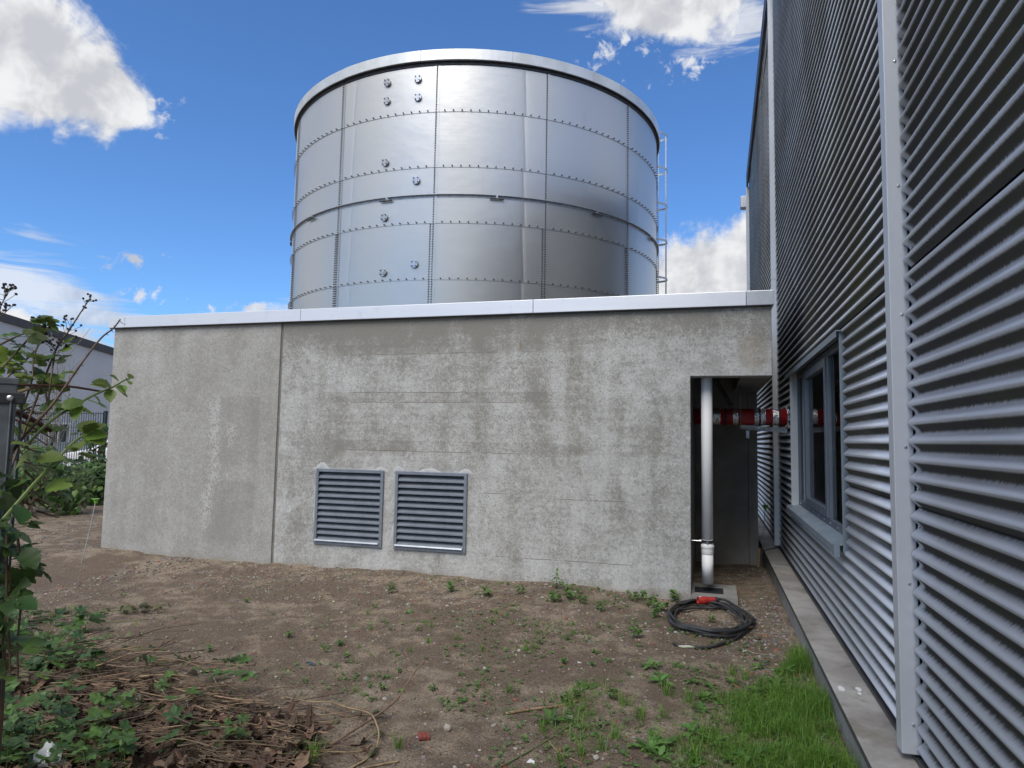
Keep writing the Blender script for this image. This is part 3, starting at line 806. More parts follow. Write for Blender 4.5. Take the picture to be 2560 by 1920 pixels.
# ------------------------------------------------------------------ storage tank
tcx, tcy, TR = TANK
tank = thing('storage_tank', 'huge round bolted steel storage tank with flat lid behind the annex', 'tank', (tcx, tcy, 0))
NS = 13; SEAM0 = 8.95; SEG = 360.0/NS
def cyl(ang_deg, r, z):
    a = math.radians(ang_deg)
    return (tcx + r*math.sin(a), tcy - r*math.cos(a), z)
RING = [9.30, 8.150, 7.000, 5.853, 4.710, 3.563, 2.416, 1.269, 0.122]
for k, (zt, zb) in enumerate(zip(RING[:-1], RING[1:])):
    for j in range(NS):
        a0 = SEAM0 + j*SEG; n = 14; mb = MB()
        for side in (0, 1):
            for i in range(n+1):
                a = a0 - 0.35*0 + SEG*i/n + (0.45 if i == n else 0)
                mb.v.append(cyl(a, TR + (0.0 if side else 0.011) + (0.005 if i > n-1 else 0.0), (zt+0.03) if side else zb))
        for i in range(n): mb.f.append((i, i+1, n+2+i, n+1+i))
        # folded lower lip gives the sheet its thickness
        o0 = len(mb.v)
        for i in range(n+1): mb.v.append(cyl(a0+SEG*i/n, TR-0.005, zb+0.001))
        for i in range(n+1): mb.v.append(cyl(a0+SEG*i/n, TR+0.011, zb))
        for i in range(n): mb.f.append((o0+i, o0+i+1, o0+n+2+i, o0+n+1+i))
        o = obj('shell_sheet', mb, MT['tank'], tank, smooth=True)
        o.data.polygons.foreach_set('use_smooth', [q < n for q in range(2*n)])
def bolt(mb, a, z, r0, s=0.0145, l=0.034):
    A = math.radians(a); nrm = Vector((math.sin(A), -math.cos(A), 0)); tg = Vector((math.cos(A), math.sin(A), 0)); up = Vector((0, 0, 1))
    c = Vector((tcx, tcy, z)) + nrm*r0
    vs = [c + (tg*math.cos(PI/3*k) + up*math.sin(PI/3*k))*s for k in range(6)] + [c + nrm*l + (tg*math.cos(PI/3*k) + up*math.sin(PI/3*k))*s*0.72 for k in range(6)]
    mb.add(vs, [(k, (k+1) % 6, 6+(k+1) % 6, 6+k) for k in range(6)] + [(6, 7, 8, 9, 10, 11)])
for j in range(NS):
    a = SEAM0 + j*SEG - 0.35
    mb = MB(); z = 2.6
    while z < 9.2:
        bolt(mb, a, z, TR+0.004)
        if z < 5.84: bolt(mb, a-0.72, z, TR+0.004)
        z += 0.0505
    tag(obj('bolt_row', mb, MT['bolt'], tank), None, None, kind='stuff')
for zb in RING[1:6]:
    mb = MB()
    for j in range(NS*13):
        if j % 13 == 0: continue
        bolt(mb, SEAM0 + j*SEG/13 - 0.3, zb+0.028, TR+0.008, 0.0155, 0.038)
    tag(obj('bolt_row', mb, MT['bolt'], tank), None, None, kind='stuff')
# stiffening angle ring in segments
for j in range(NS):
    a0 = 23.95 + j*SEG; n = 12; mb = MB()
    prof = [(0.0, 6.433), (0.062, 6.433), (0.062, 6.427), (0.008, 6.426), (0.008, 6.372), (0.0, 6.372)]
    for i in range(n+1):
        a = a0 + 0.25 + (SEG-0.5)*i/n
        mb.v += [cyl(a, TR+0.001+r, z) for r, z in prof]
    m = len(prof)
    for i in range(n):
        for q in range(m): mb.f.append((i*m+q, (i+1)*m+q, (i+1)*m+(q+1) % m, i*m+(q+1) % m))
    mb.f += [tuple(range(m)), tuple(n*m+q for q in range(m-1, -1, -1))]
    obj('stiffener_angle', mb, MT['galv'], tank)
    mb = MB(); pr = [(0.03, 6.371), (0.064, 6.371), (0.064, 6.352), (0.03, 6.352)]
    for i in range(5):
        mb.v += [cyl(a0-1.7+3.4*i/4, TR+r, z) for r, z in pr]
    for i in range(4):
        for q in range(4): mb.f.append((i*4+q, (i+1)*4+q, (i+1)*4+(q+1) % 4, i*4+(q+1) % 4))
    mb.f += [(0, 1, 2, 3), (19, 18, 17, 16)]
    obj('splice_plate', mb, MT['steel_dark'], tank)
# lid: fascia segments, soffit, roof cone
NL = 16; LR = TR+0.085
for j in range(NL):
    a0 = 4.5 + j*360/NL; n = 12; mb = MB(); sg = 360/NL
    dr = R(-0.004, 0.004)
    prof = [(LR-0.11, 9.21), (LR-0.004+dr, 9.205), (LR+dr, 9.212), (LR+0.006+dr, 9.425), (LR-0.02, 9.436)]
    for i in range(n+1):
        a = a0 + 0.03 + (sg-0.06)*i/n
        mb.v += [cyl(a, r, z) for r, z in prof]
    m = len(prof)
    for i in range(n):
        for q in range(m-1): mb.f.append((i*m+q, i*m+q+1, (i+1)*m+q+1, (i+1)*m+q))
    obj('lid_fascia', mb, MT['tank_lid'], tank)
obj('lid_soffit', MB().lathe([(TR-0.05, 9.19), (LR-0.012, 9.19), (LR-0.012, 9.204), (TR-0.05, 9.204)], (tcx, tcy, 0), 104, cap=False), MT['steel_dark'], tank)
obj('lid_shadow_band', MB().lathe([(TR+0.012, 9.135), (TR+0.022, 9.135), (TR+0.022, 9.189), (TR+0.012, 9.189)], (tcx, tcy, 0), 104, cap=False), MT['steel_dark'], tank)  # dark strip standing in for the shadow in the gap below the lid
obj('lid_roof', MB().lathe([(LR-0.015, 9.434), (3.0, 9.50), (1.5, 9.56), (0.02, 9.60)], (tcx, tcy, 0), 64), MT['tank_lid'], tank, smooth=True)
# blind flanges
for a, z in ((-4.56, 8.88), (3.74, 8.87), (-4.49, 8.487), (3.88, 8.479), (-4.39, 7.18), (4.08, 6.744), (-4.13, 6.028), (4.24, 5.029), (-3.98, 4.892)):
    A = math.radians(a); nrm = Vector((math.sin(A), -math.cos(A), 0)); tg = Vector((math.cos(A), math.sin(A), 0)); up = Vector((0, 0, 1))
    def ringv(r, h, n=24): return [Vector((tcx, tcy, z)) + nrm*(TR+h) + (tg*math.cos(2*PI*k/n) + up*math.sin(2*PI*k/n))*r for k in range(n)]
    mb = MB(); n = 24; prof = [(0.060, 0.0), (0.060, 0.03), (0.080, 0.03), (0.080, 0.048), (0.077, 0.052), (0.045, 0.052), (0.042, 0.054)]
    for r, h in prof: mb.v += [tuple(p) for p in ringv(r, h)]
    for i in range(len(prof)-1):
        for k in range(n): mb.f.append((i*n+k, i*n+(k+1) % n, (i+1)*n+(k+1) % n, (i+1)*n+k))
    mb.f.append(tuple((len(prof)-1)*n+k for k in range(n)))
    fl = obj('flange', mb, MT['flange'], tank)
    for k in range(4):
        b = MB(); c = PI/4 + k*PI/2
        p = Vector((tcx, tcy, z)) + nrm*(TR+0.052) + (tg*math.cos(c) + up*math.sin(c))*0.060
        vs = [p + (tg*math.cos(PI/3*q) + up*math.sin(PI/3*q))*0.012 for q in range(6)] + [p + nrm*0.022 + (tg*math.cos(PI/3*q) + up*math.sin(PI/3*q))*0.011 for q in range(6)]
        b.add(vs, [(q, (q+1) % 6, 6+(q+1) % 6, 6+q) for q in range(6)] + [(6, 7, 8, 9, 10, 11)])
        sub('bolt', b, MT['bolt'], fl)
# caged ladder on the far right flank
LA = 120.5
A = math.radians(LA); ln = Vector((math.sin(A), -math.cos(A), 0)); lt = Vector((math.cos(A), math.sin(A), 0))
def lp(t, r, z): return Vector((tcx, tcy, z)) + ln*(TR+r) + lt*t
mb = MB()
for s in (-1, 1): mb.tube([lp(0.22*s, 0.18, 0.2), lp(0.22*s, 0.18, 9.9)], 0.025, 6)
z = 0.4
while z < 9.8:
    mb.tube([lp(-0.22, 0.18, z), lp(0.22, 0.18, z)], 0.014, 5); z += 0.28
for z in (1.5, 4.0, 6.5, 9.0):
    for s in (-1, 1): mb.tube([lp(0.22*s, 0.0, z), lp(0.22*s, 0.18, z)], 0.02, 5)
lad = obj('ladder', mb, MT['galv'], tank)
HZ = (10.45, 9.42, 8.36, 7.31, 6.22, 5.2, 4.2, 3.2)
for z in HZ:
    mb = MB(); pts = []
    for i in range(15):
        a = PI*i/14
        pts.append(lp(-0.36*math.cos(a), 0.20+0.66*math.sin(a)**0.9, z))
    for p, q in zip(pts[:-1], pts[1:]):
        d = (q-p)*0.52; u = Vector((0, 0, 0.028)); mb.obox((p+q)/2, d, u, d.cross(u).normalized()*0.004)
    sub('hoop', mb, MT['galv'], lad)
for a in (0.28, 0.5, 0.72):
    p = lp(-0.352*math.cos(PI*a), 0.20+0.65*math.sin(PI*a)**0.9, 0)
    sub('cage_bar', MB().tube([p+Vector((0, 0, 3.1)), p+Vector((0, 0, 10.47))], 0.012, 5), MT['galv'], lad)

# ------------------------------------------------------------------ things in the recess
def reuse(name): return None
pipe = thing('drain_pipe', 'pale grey plastic downpipe standing in the dark recess of the annex', 'pipe', (-0.04, 7.60, 0.126))
PX, PY = -0.037, 7.60
obj('pipe', MB().lathe([(0.0585, 0.58), (0.0585, 2.62)], (PX, PY, 0), 28), MT['pvc'], pipe, smooth=True)
obj('lower_pipe', MB().lathe([(0.053, 0.130), (0.0585, 0.126), (0.0585, 0.44)], (PX, PY, 0), 28), MT['pvc'], pipe, smooth=True)
obj('coupling', MB().lathe([(0.0585, 0.425), (0.0625, 0.432), (0.0635, 0.478), (0.0635, 0.488), (0.0675, 0.494), (0.0685, 0.515), (0.066, 0.525), (0.0585, 0.530), (0.0585, 0.585)], (PX, PY, 0), 28), MT['pvc'], pipe, smooth=True)
cl = obj('clamp', MB().lathe([(0.0595, 0.545), (0.063, 0.545), (0.063, 0.552), (0.061, 0.556), (0.061, 0.566), (0.063, 0.570), (0.063, 0.577), (0.0595, 0.577)], (PX, PY, 0), 28), MT['rubber'], pipe)
sub('clamp_rod', MB().tube([(-0.205, PY, 0.562), (PX-0.06, PY, 0.562)], 0.005, 6).tube([(PX-0.085, PY, 0.562), (PX-0.062, PY, 0.562)], 0.010, 6), MT['flange'], cl)
sub('clamp_screw', MB().box(PX-0.008, PX+0.008, PY-0.072, PY-0.060, 0.543, 0.580), MT['flange'], cl)

rp = thing('heating_pipe', 'red pipe with silver foil bands crossing from the annex into the hall', 'pipe', (0.34, 8.65, 1.9))
RPY, RPZ, RPR = 8.68, 1.914, 0.098
def pseg(name, x0, x1, r, m, n=28, rough=0.0):
    mb = MB(); k = max(2, int((x1-x0)/0.012)) if rough else 1
    for i in range(k+1):
        for q in range(n):
            a = 2*PI*q/n; rr = r + (R(-rough, rough) if rough else 0)
            mb.v.append((x0+(x1-x0)*i/k, RPY+math.cos(a)*rr, RPZ+math.sin(a)*rr))
    for i in range(k):
        for q in range(n): mb.f.append((i*n+q, i*n+(q+1) % n, (i+1)*n+(q+1) % n, (i+1)*n+q))
    mb.f += [tuple(range(n-1, -1, -1)), tuple(k*n+q for q in range(n))]
    return obj(name, mb, m, rp, smooth=not rough)
pseg('pipe_body', -0.205, 0.885, RPR, MT['red_pipe'])
for a, b in ((0.027, 0.116), (0.26, 0.32), (0.504, 0.556), (0.575, 0.629), (0.709, 0.774)): pseg('foil_band', a, b, RPR+0.003, MT['foil'], rough=0.0022)
for a, b in ((0.166, 0.188), (0.557, 0.573), (0.776, 0.796)): pseg('clamp', a, b, RPR+0.007, MT['rubber'])
pseg('foil_collar', 0.862, 0.888, RPR+0.028, MT['foil'], rough=0.008)
obj('hanger_rod', MB().tube([(0.345, RPY-RPR-0.010, 1.80), (0.345, RPY-RPR-0.010, 2.10), (0.345, RPY-RPR+0.02, 2.61)], 0.0065, 6).tube([(0.345, RPY-RPR-0.012, 2.10), (0.345, RPY-RPR-0.012, 2.13)], 0.015, 6), MT['flange'], rp)
def rail(pts_c, d, side, up, length, name):
    "perforated channel: web with punched slots between two flanges"
    d, side, up = Vector(d).normalized(), Vector(side).normalized(), Vector(up).normalized()
    mb = MB(); hw = 0.026; n = max(2, int(length/0.055)); st = length/n; c0 = Vector(pts_c)
    for s in (-1, 1): mb.obox(c0 + d*length/2 + side*(hw*s) + up*0.012, d*length/2, side*0.0015, up*0.014)
    for s in (-1, 0, 1): mb.obox(c0 + d*length/2 + side*(hw*0.70*s), d*length/2, side*(0.0075 if s else 0.006), up*0.0015)
    for i in range(n+1):
        mb.obox(c0 + d*(st*i), d*0.013, side*hw*0.98, up*0.0012)
    return obj(name, mb, MT['galv'], rp)
rail((0.36, RPY-0.02, 1.792), (1, 0, -0.075), (0.0, -0.25, 1.0), (0, -1, 0), 0.50, 'support_rail')
rail((0.05, 9.35, 2.44), (0.21, -0.62, -0.42), (1, 0.2, 0), (0.1, -0.8, 1), 0.74, 'brace_rail')
obj('rail_stub', MB().box(0.41, 0.446, RPY-0.02, RPY+0.02, 1.66, 1.75), MT['galv'], rp)

cov = thing('drain_cover', 'square concrete gully slab with black grate under the downpipe', 'drain cover', (0.03, 7.6, 0))
cov_c = [on_z(1736, 1508, 0.05), on_z(1843, 1512, 0.05), on_z(1840, 1481, 0.05)]
mb = MB()
sx0, sx1, sy0, sy1, st_ = -0.198, 0.255, 7.33, 7.98, 0.050
gx0, gx1, gy0, gy1 = -0.17, 0.12, 7.48, 7.80
mb.box(sx0, gx0, sy0, sy1, -0.06, st_); mb.box(gx1, sx1, sy0, sy1, -0.06, st_); mb.box(gx0, gx1, sy0, gy0, -0.06, st_); mb.box(gx0, gx1, gy1, sy1, -0.06, st_)
slb = obj('slab', mb, MT['plinth'], cov)
gr = MB()
for i in range(13): gr.box(gx0+0.004, gx1-0.004, gy0+0.006+i*0.024, gy0+0.019+i*0.024, 0.030, 0.046)
gr.box(gx0+0.001, gx0+0.012, gy0+0.001, gy1-0.001, 0.028, 0.047).box(gx1-0.012, gx1-0.001, gy0+0.001, gy1-0.001, 0.028, 0.047)
obj('grate', gr, MT['rubber'], cov)
obj('gully', MB().box(gx0+0.001, gx1-0.001, gy0+0.001, gy1-0.001, -0.05, 0.012), MT['black'], cov)

def stake(label, base, top):
    base, top = Vector(base), Vector(top)
    t = thing('marker_stake', label, 'stake', base, 'thin metal stakes with green caps')
    d = (top-base).normalized()
    obj('rod', MB().tube([base-d*0.05, base.lerp(top, 0.5)+Vector((0.006, 0.004, 0)), top], 0.005, 6), MT['galv'], t)
    u = Vector((1, 0, 0)); prof = [(0.018, -0.045), (0.022, 0.0), (0.042, 0.006), (0.042, 0.012), (0.010, 0.014)]
    obj('cap', MB().lathe(prof, tuple(top), 14), MT['lime'], t)
MT['lime'] = plain('lime_plastic', (0.20, 0.46, 0.035), (0.17, 0.40, 0.03), 10, 0.45)
b = on_z(203, 1408, 0.0); b.z = gz(b.x, b.y)
stake('thin leaning stake with lime green cap at the annex left corner', b, on_y(240, 1249, b.y+0.12))
b = Vector((0.625, 9.72, -0.02))
stake('thin stake with green cap standing in the gap behind the recess', b, on_y(1912.8, 1265, 9.80))
pc = [(0.885, 9.86, 0.235), (0.80, 9.82, 0.215), (0.70, 9.70, 0.205), (0.665, 9.60, 0.17), (0.655, 9.58, 0.05), (0.64, 9.50, 0.0)]
tag(obj('black_wire', MB().tube(catmull(pc, 4), 0.006, 6), MT['rubber'], smooth=True), 'short black wire hanging from the hall wall over the plinth', 'wire')
tag(obj('wood_scrap', MB().obox((0.60, 9.66, 0.10), (0.016, 0, 0.002), (0, 0.012, 0.004), (0.01, 0.02, 0.12)), plain('bare_wood', (0.33, 0.21, 0.11), (0.26, 0.16, 0.085), 20, 0.8), bevel=0.002), 'small pale wood scrap leaning beside the plinth in the gap', 'wood')

# ------------------------------------------------------------------ cable coil
cab = thing('power_cable', 'coiled black rubber cable with red plug lying on the soil', 'cable', (0.0, 6.6, 0))
loops = []
pts = []
turns = 5
N = 22
cx0, cy0 = -0.035, 6.60
for i in range(turns*N):
    a = 2*PI*i/N; k = i/N
    rx = 0.295 + 0.075*((k*0.618) % 1.0) + 0.012*math.sin(a*2+k); ry = 0.50 + 0.14*((k*0.618+0.35) % 1.0)
    x = cx0 + 0.02*math.sin(k*1.7) + rx*math.cos(a+0.9); y = cy0 + 0.05*math.cos(k*2.3) + ry*math.sin(a+0.9)
    pts.append(Vector((x, y, gz(x, y) + 0.016 + 0.014*abs(math.sin(k*2.4+a*0.5)) + 0.012*k*0.8)))
# tail towards the bare wires
tail = [(0.20, 6.08), (0.09, 5.88), (-0.02, 5.76), (-0.13, 5.715)]
e_dir = pts[-1]
while pts and not (pts[-1].x > 0.20 and pts[-1].y < 6.5): pts.pop()
pts += [Vector((x, y, gz(x, y)+0.017)) for x, y in tail]
# lead-in from the plug
head = [(0.02, 7.13, 0.085), (0.12, 7.16, 0.085), (0.24, 7.02, 0.05), (0.345, 6.78, 0.035), (0.372, 6.60, 0.035), (0.33, 6.44, 0.04), (0.26, 6.45, 0.07), (0.20, 6.80, 0.075), (0.08, 7.05, 0.07), (-0.10, 7.12, 0.065)]
pts = [Vector((x, y, gz(x, y)+z)) for x, y, z in head] + pts
obj('cord', MB().tube(catmull(pts, 3), 0.0122, 8), MT['cable'], cab, smooth=True)
pd = Vector((-0.17, -0.055, -0.010)).normalized()
pc0 = Vector((0.035, 7.13, gz(0.03, 7.1)+0.088))
u = pd.cross(Vector((0, 0, 1))).normalized(); vv = u.cross(pd)
def plug_part(name, prof, m, par=None, n=16):
    mb = MB()
    for r, h in prof:
        for k in range(n): mb.v.append(tuple(pc0 + pd*h + (u*math.cos(2*PI*k/n) + vv*math.sin(2*PI*k/n))*r))
    for i in range(len(prof)-1):
        for k in range(n): mb.f.append((i*n+k, i*n+(k+1) % n, (i+1)*n+(k+1) % n, (i+1)*n+k))
    mb.f += [tuple(range(n-1, -1, -1)), tuple((len(prof)-1)*n+k for k in range(n))]
    return sub(name, mb, m, par) if par else obj(name, mb, m, cab)
plg = plug_part('plug', [(0.026, 0.0), (0.030, 0.008), (0.031, 0.08), (0.036, 0.092), (0.036, 0.105), (0.040, 0.108), (0.041, 0.122), (0.037, 0.126), (0.037, 0.168), (0.034, 0.170), (0.032, 0.14)], MT['plug'])
plug_part('cable_gland', [(0.015, -0.036), (0.022, -0.03), (0.028, -0.012), (0.028, 0.002)], MT['rubber'], plg)
sub('label', MB().obox(pc0 + pd*0.146 + vv*0.037 - u*0.004*0, pd*0.012, u*0.010, vv*0.0008), MT['white'], plg)
sub('flap', MB().obox(pc0 + pd*0.148 + u*0.036 - vv*0.012, pd*0.026, u*0.004, vv*0.020), MT['plug'], plg)
e = pts[-1]
for k, m in enumerate((MT['wire_yg'], MT['wire_yg'], MT['white'], MT['rubber'])):
    q = [e, e+Vector((-0.05, -0.012+0.005*k, 0.004*k-0.004)), e+Vector((-0.10-0.012*k, -0.020+0.012*k, -0.006)), e+Vector((-0.135-0.01*k, 0.010*k-0.01, 0.005+0.008*(k % 2)))]
    obj('bare_wire', MB().tube(catmull(q, 3), 0.0032, 5), m, cab)
obj('frayed_end', MB().tube([e+Vector((-0.128, -0.01, 0.0)), e+Vector((-0.150, 0.002, 0.012)), e+Vector((-0.165, 0.014, 0.010))], [0.012, 0.015, 0.007], 7), MT['rubber'], cab)

# ------------------------------------------------------------------ background on the left
MT['render_grey'] = plain('grey_render', (0.52, 0.54, 0.56), (0.48, 0.50, 0.52), 1.2, 0.85)
MT['fence_green'] = plain('fence_coating', (0.020, 0.034, 0.034), (0.028, 0.042, 0.042), 6, 0.5)
bld = thing('grey_building', 'plain grey rendered building with dark sloping roof edge beyond the fence', 'building', (-40, 33, 0))
GX = -38.0
def groof(y): return 7.70 - (y-28.2)*0.130
wy0, wy1 = 16.0, 46.0
g1, g2 = on_x(125, 1060, GX), on_x(168, 1105, GX)
wv0, wv1, wz0, wz1 = sorted((g1.y, g2.y)) + sorted((g1.z, g2.z))
mb = MB()
mb.box(GX-12, GX, wy0, wv0, 0, 3.2); mb.box(GX-12, GX, wv1, wy1, 0, 3.2); mb.box(GX-12, GX, wv0, wv1, 0, wz0); mb.box(GX-12, GX, wv0, wv1, wz1, 3.2)
mb.prism([(wy0, 3.2), (wy1, 3.2), (wy1, groof(wy1)), (wy0, groof(wy0))], GX-12, GX, 'x')
obj('wall', mb, MT['render_grey'], bld)
obj('roof_edge', MB().prism([(wy0-.3, groof(wy0-.3)-0.05), (wy1+.3, groof(wy1+.3)-0.05), (wy1+.3, groof(wy1+.3)+0.42), (wy0-.3, groof(wy0-.3)+0.42)], GX-12.2, GX+0.12, 'x'), MT['fascia'], bld)
wn = obj('window', MB().box(GX-0.02, GX+0.05, wv0-0.10, wv0, wz0-0.1, wz1+0.1).box(GX-0.02, GX+0.05, wv1, wv1+0.10, wz0-0.1, wz1+0.1).box(GX-0.02, GX+0.05, wv0, wv1, wz1, wz1+0.1).box(GX-0.02, GX+0.05, wv0, wv1, wz0-0.1, wz0).box(GX-0.10, GX-0.03, (wv0+wv1)/2-0.04, (wv0+wv1)/2+0.04, wz0, wz1), MT['white'], bld)
sub('pane', MB().box(GX-0.16, GX-0.12, wv0+0.002, wv1-0.002, wz0+0.002, wz1-0.002), plain('far_window_glass', (0.05, 0.06, 0.06), None, 3, 0.1), wn)

fen = thing('mesh_fence', 'dark green welded mesh fence behind the shrubs left of the annex', 'fence', (-16, 13.6, 0))
FY, FT = 13.55, 2.09
fx0, fx1 = on_y(60, 1040, FY).x - 5.0, on_y(264, 1040, FY).x
posts_x = [fx1 - 2.52*i for i in range(4)]
for x in posts_x: obj('post', MB().box(x-0.035, x+0.035, FY-0.03, FY+0.03, -0.1, FT+0.03), MT['fence_green'], fen)
for pi_ in range(3):
    a, b = posts_x[pi_+1]+0.04, posts_x[pi_]-0.04
    for z in (0.1, 0.5, 0.9, 1.3, 1.7, 2.05): obj('rail_wire', MB().box(a, b, FY-0.052, FY-0.040, z-0.008, z+0.008), MT['fence_green'], fen)
    n = int((b-a)/0.075)
    wire = MB().box(-0.006, 0.006, FY-0.039, FY-0.030, 0.03, FT).mesh('wire')
    wire.materials.append(MT['fence_green'])
    for i in range(n+1):
        o = obj('wire', wire, None, fen); o.location.x = a+(b-a)*i/n
strut_t, strut_b = on_y(140, 1105, FY), on_y(130, 1190, FY)
obj('strut', MB().tube([(strut_b.x-0.25, FY-0.3, 0.0), (strut_t.x+0.1, FY-0.06, 1.72)], 0.045, 8), MT['fence_green'], fen)

def car(name, label, paint, loc, rz):
    t = thing(name, label, 'car', (0, 0, 0))
    side = [(-2.05, 0.30), (-2.10, 0.62), (-2.02, 0.95), (-1.90, 1.02), (-1.45, 1.44), (-0.20, 1.50), (0.45, 1.38), (1.05, 0.98), (1.95, 0.80), (2.08, 0.55), (2.05, 0.30)]
    def wdt(z): return 0.86 if z < 0.98 else 0.86-(z-0.98)*0.32
    mb = MB(); n = len(side)
    for s in (-1, 1): mb.v += [(x, s*wdt(z), z) for x, z in side]
    mb.f += [tuple(range(n)), tuple(range(2*n-1, n-1, -1))] + [(i, n+i, n+(i+1) % n, (i+1) % n) for i in range(n)]
    obj('body', mb, paint, t, bevel=0.05)
    for s in (-1, 1):
        obj('side_window', MB().add([(-1.5, s*0.80, 1.05), (0.75, s*0.845, 1.05), (0.25, s*0.735, 1.36), (-1.30, s*0.735, 1.38), (-1.5, s*0.86, 1.05), (0.75, s*0.87, 1.05), (0.25, s*0.752, 1.36), (-1.30, s*0.752, 1.38)], [(0, 1, 2, 3), (7, 6, 5, 4), (0, 4, 5, 1), (1, 5, 6, 2), (2, 6, 7, 3), (3, 7, 4, 0)]), MT['far_glass'], t)
        obj('tail_light', MB().box(-2.13, -1.96, s*0.80-0.13, s*0.80+0.09, 0.72, 0.95), MT['plug'], t, bevel=0.02)
        for wx in (-1.30, 1.30):
            wh = obj('wheel', MB().lathe([(0.16, -0.09), (0.30, -0.10), (0.315, -0.06), (0.315, 0.06), (0.30, 0.10), (0.16, 0.09)], (wx, s*0.80, 0.315), 20, 'y'), MT['rubber'], t)
            sub('rim', MB().lathe([(0.20, -0.105), (0.20, 0.105)], (wx, s*0.80, 0.315), 16, 'y'), MT['galv'], wh)
    obj('rear_window', MB().add([(-1.92, -0.66, 1.06), (-1.92, 0.66, 1.06), (-1.54, 0.60, 1.40), (-1.54, -0.60, 1.40), (-1.97, -0.66, 1.06), (-1.97, 0.66, 1.06), (-1.59, 0.60, 1.40), (-1.59, -0.60, 1.40)], [(3, 2, 1, 0), (4, 5, 6, 7), (0, 1, 5, 4), (1, 2, 6, 5), (2, 3, 7, 6), (3, 0, 4, 7)]), MT['far_glass'], t)
    obj('bumper', MB().box(-2.14, -2.06, -0.84, 0.84, 0.30, 0.55), MT['rubber'], t, bevel=0.03)
    t.location = loc; t.rotation_euler = (0, 0, rz)
    return t
MT['far_glass'] = plain('car_glass', (0.02, 0.022, 0.025), None, 3, 0.08)
p = on_z(252, 1188, 0.0); p = EYE + (p-EYE)*1.0
car('parked_car', 'white parked car with red tail lights seen through the fence', plain('white_car_paint', (0.72, 0.73, 0.74), (0.70, 0.71, 0.72), 2, 0.25), (p.x+0.9, p.y+0.4, 0), math.radians(205))
car('parked_car', 'blue parked car standing behind the white car', plain('blue_car_paint', (0.03, 0.10, 0.32), (0.03, 0.09, 0.30), 2, 0.25), (p.x-2.5, p.y+5.2, 0), math.radians(200))

# ------------------------------------------------------------------ leaf shapes
MT['leaf'] = leaf_mat('bramble_leaf', (0.085, 0.165, 0.036), (0.22, 0.29, 0.16))
MT['leaf_young'] = leaf_mat('young_leaf', (0.16, 0.25, 0.045), (0.22, 0.30, 0.10), trans=0.45)
MT['leaf_dark'] = leaf_mat('dark_leaf', (0.045, 0.100, 0.026), (0.10, 0.16, 0.07), vary=0.3)
MT['leaf_dead'] = leaf_mat('dead_leaf', (0.215, 0.135, 0.088), (0.185, 0.125, 0.088), rough=0.7, trans=0.15, vary=0.35)
MT['leaf_wilt'] = leaf_mat('wilted_leaf', (0.13, 0.14, 0.060), (0.27, 0.27, 0.18), rough=0.7, trans=0.2, vary=0.3)
MT['grass'] = leaf_mat('grass_blade', (0.150, 0.290, 0.045), (0.150, 0.290, 0.045), trans=0.35, vary=0.40)
MT['weed'] = leaf_mat('weed_leaf', (0.12, 0.24, 0.055), (0.16, 0.25, 0.09), trans=0.35, vary=0.35)
MT['cane_red'] = plain('red_cane', (0.075, 0.028, 0.026), (0.11, 0.045, 0.03), 14, 0.55, vary=0.2)
MT['cane_brown'] = plain('brown_cane', (0.13, 0.088, 0.055), (0.075, 0.05, 0.033), 14, 0.65, vary=0.25)
MT['cane_green'] = plain('green_cane', (0.13, 0.19, 0.055), (0.10, 0.15, 0.045), 14, 0.5, vary=0.15)
MT['cane_dry'] = plain('dry_cane', (0.33, 0.23, 0.14), (0.19, 0.125, 0.075), 16, 0.75, vary=0.35)
MT['cane_grey'] = plain('grey_twig', (0.30, 0.275, 0.235), (0.20, 0.18, 0.15), 16, 0.8, vary=0.3)
MT['seed'] = plain('dark_seed_head', (0.030, 0.024, 0.026), (0.05, 0.035, 0.035), 30, 0.8)

def leaflet(L=0.08, W=0.030, n=8, serr=0.10, fold=0.22, droop=0.18, petiole=0.0, seed=0):
    rnd = random.Random(seed); mb = MB()
    for i in range(n+1):
        t = i/n; y = petiole + L*t
        wv = W*(math.sin(PI*min(1, t**0.82))**0.85)*(1 + (serr if i % 2 else -serr)) if 0 < i < n else W*0.03
        z = -droop*L*t*t; tw = rnd.uniform(-.02, .02)*L
        mb.v += [(-wv, y, z+fold*wv+tw), (0, y, z), (wv, y, z+fold*wv-tw)]
    for i in range(n):
        a, b = i*3, i*3+3
        mb.f += [(a, a+1, b+1, b), (a+1, a+2, b+2, b+1)]
    if petiole:
        o = len(mb.v); r = max(0.0008, W*0.035)
        mb.v += [(-r, 0, 0), (r, 0, 0), (r, petiole, 0.0), (-r, petiole, 0.0)]; mb.f.append((o, o+1, o+2, o+3))
    return mb
def merge(dst, src, M):
    o = len(dst.v); dst.v += [tuple(M @ Vector(p)) for p in src.v]; dst.f += [tuple(i+o for i in f) for f in src.f]
def compound(seed, k=3, s=1.0):
    rnd = random.Random(seed); mb = MB(); L = 0.085*s
    merge(mb, leaflet(L, L*0.42, seed=seed, petiole=0.02*s), Matrix.Translation((0, 0.045*s, 0)))
    for sd in (-1, 1):
        for q in range((k-1)//2):
            M = Matrix.Translation((0, 0.045*s, 0)) @ Matrix.Rotation(sd*(0.95+0.75*q+rnd.uniform(-.15, .15)), 4, 'Z') @ Matrix.Rotation(rnd.uniform(-.3, .3), 4, 'Y')
            merge(mb, leaflet(L*rnd.uniform(.72, .9), L*0.36, seed=seed+q+5, petiole=0.008*s), M)
    mb.tube([(0, 0, 0), (0, 0.045*s, 0)], 0.0016*s, 4)
    return mb
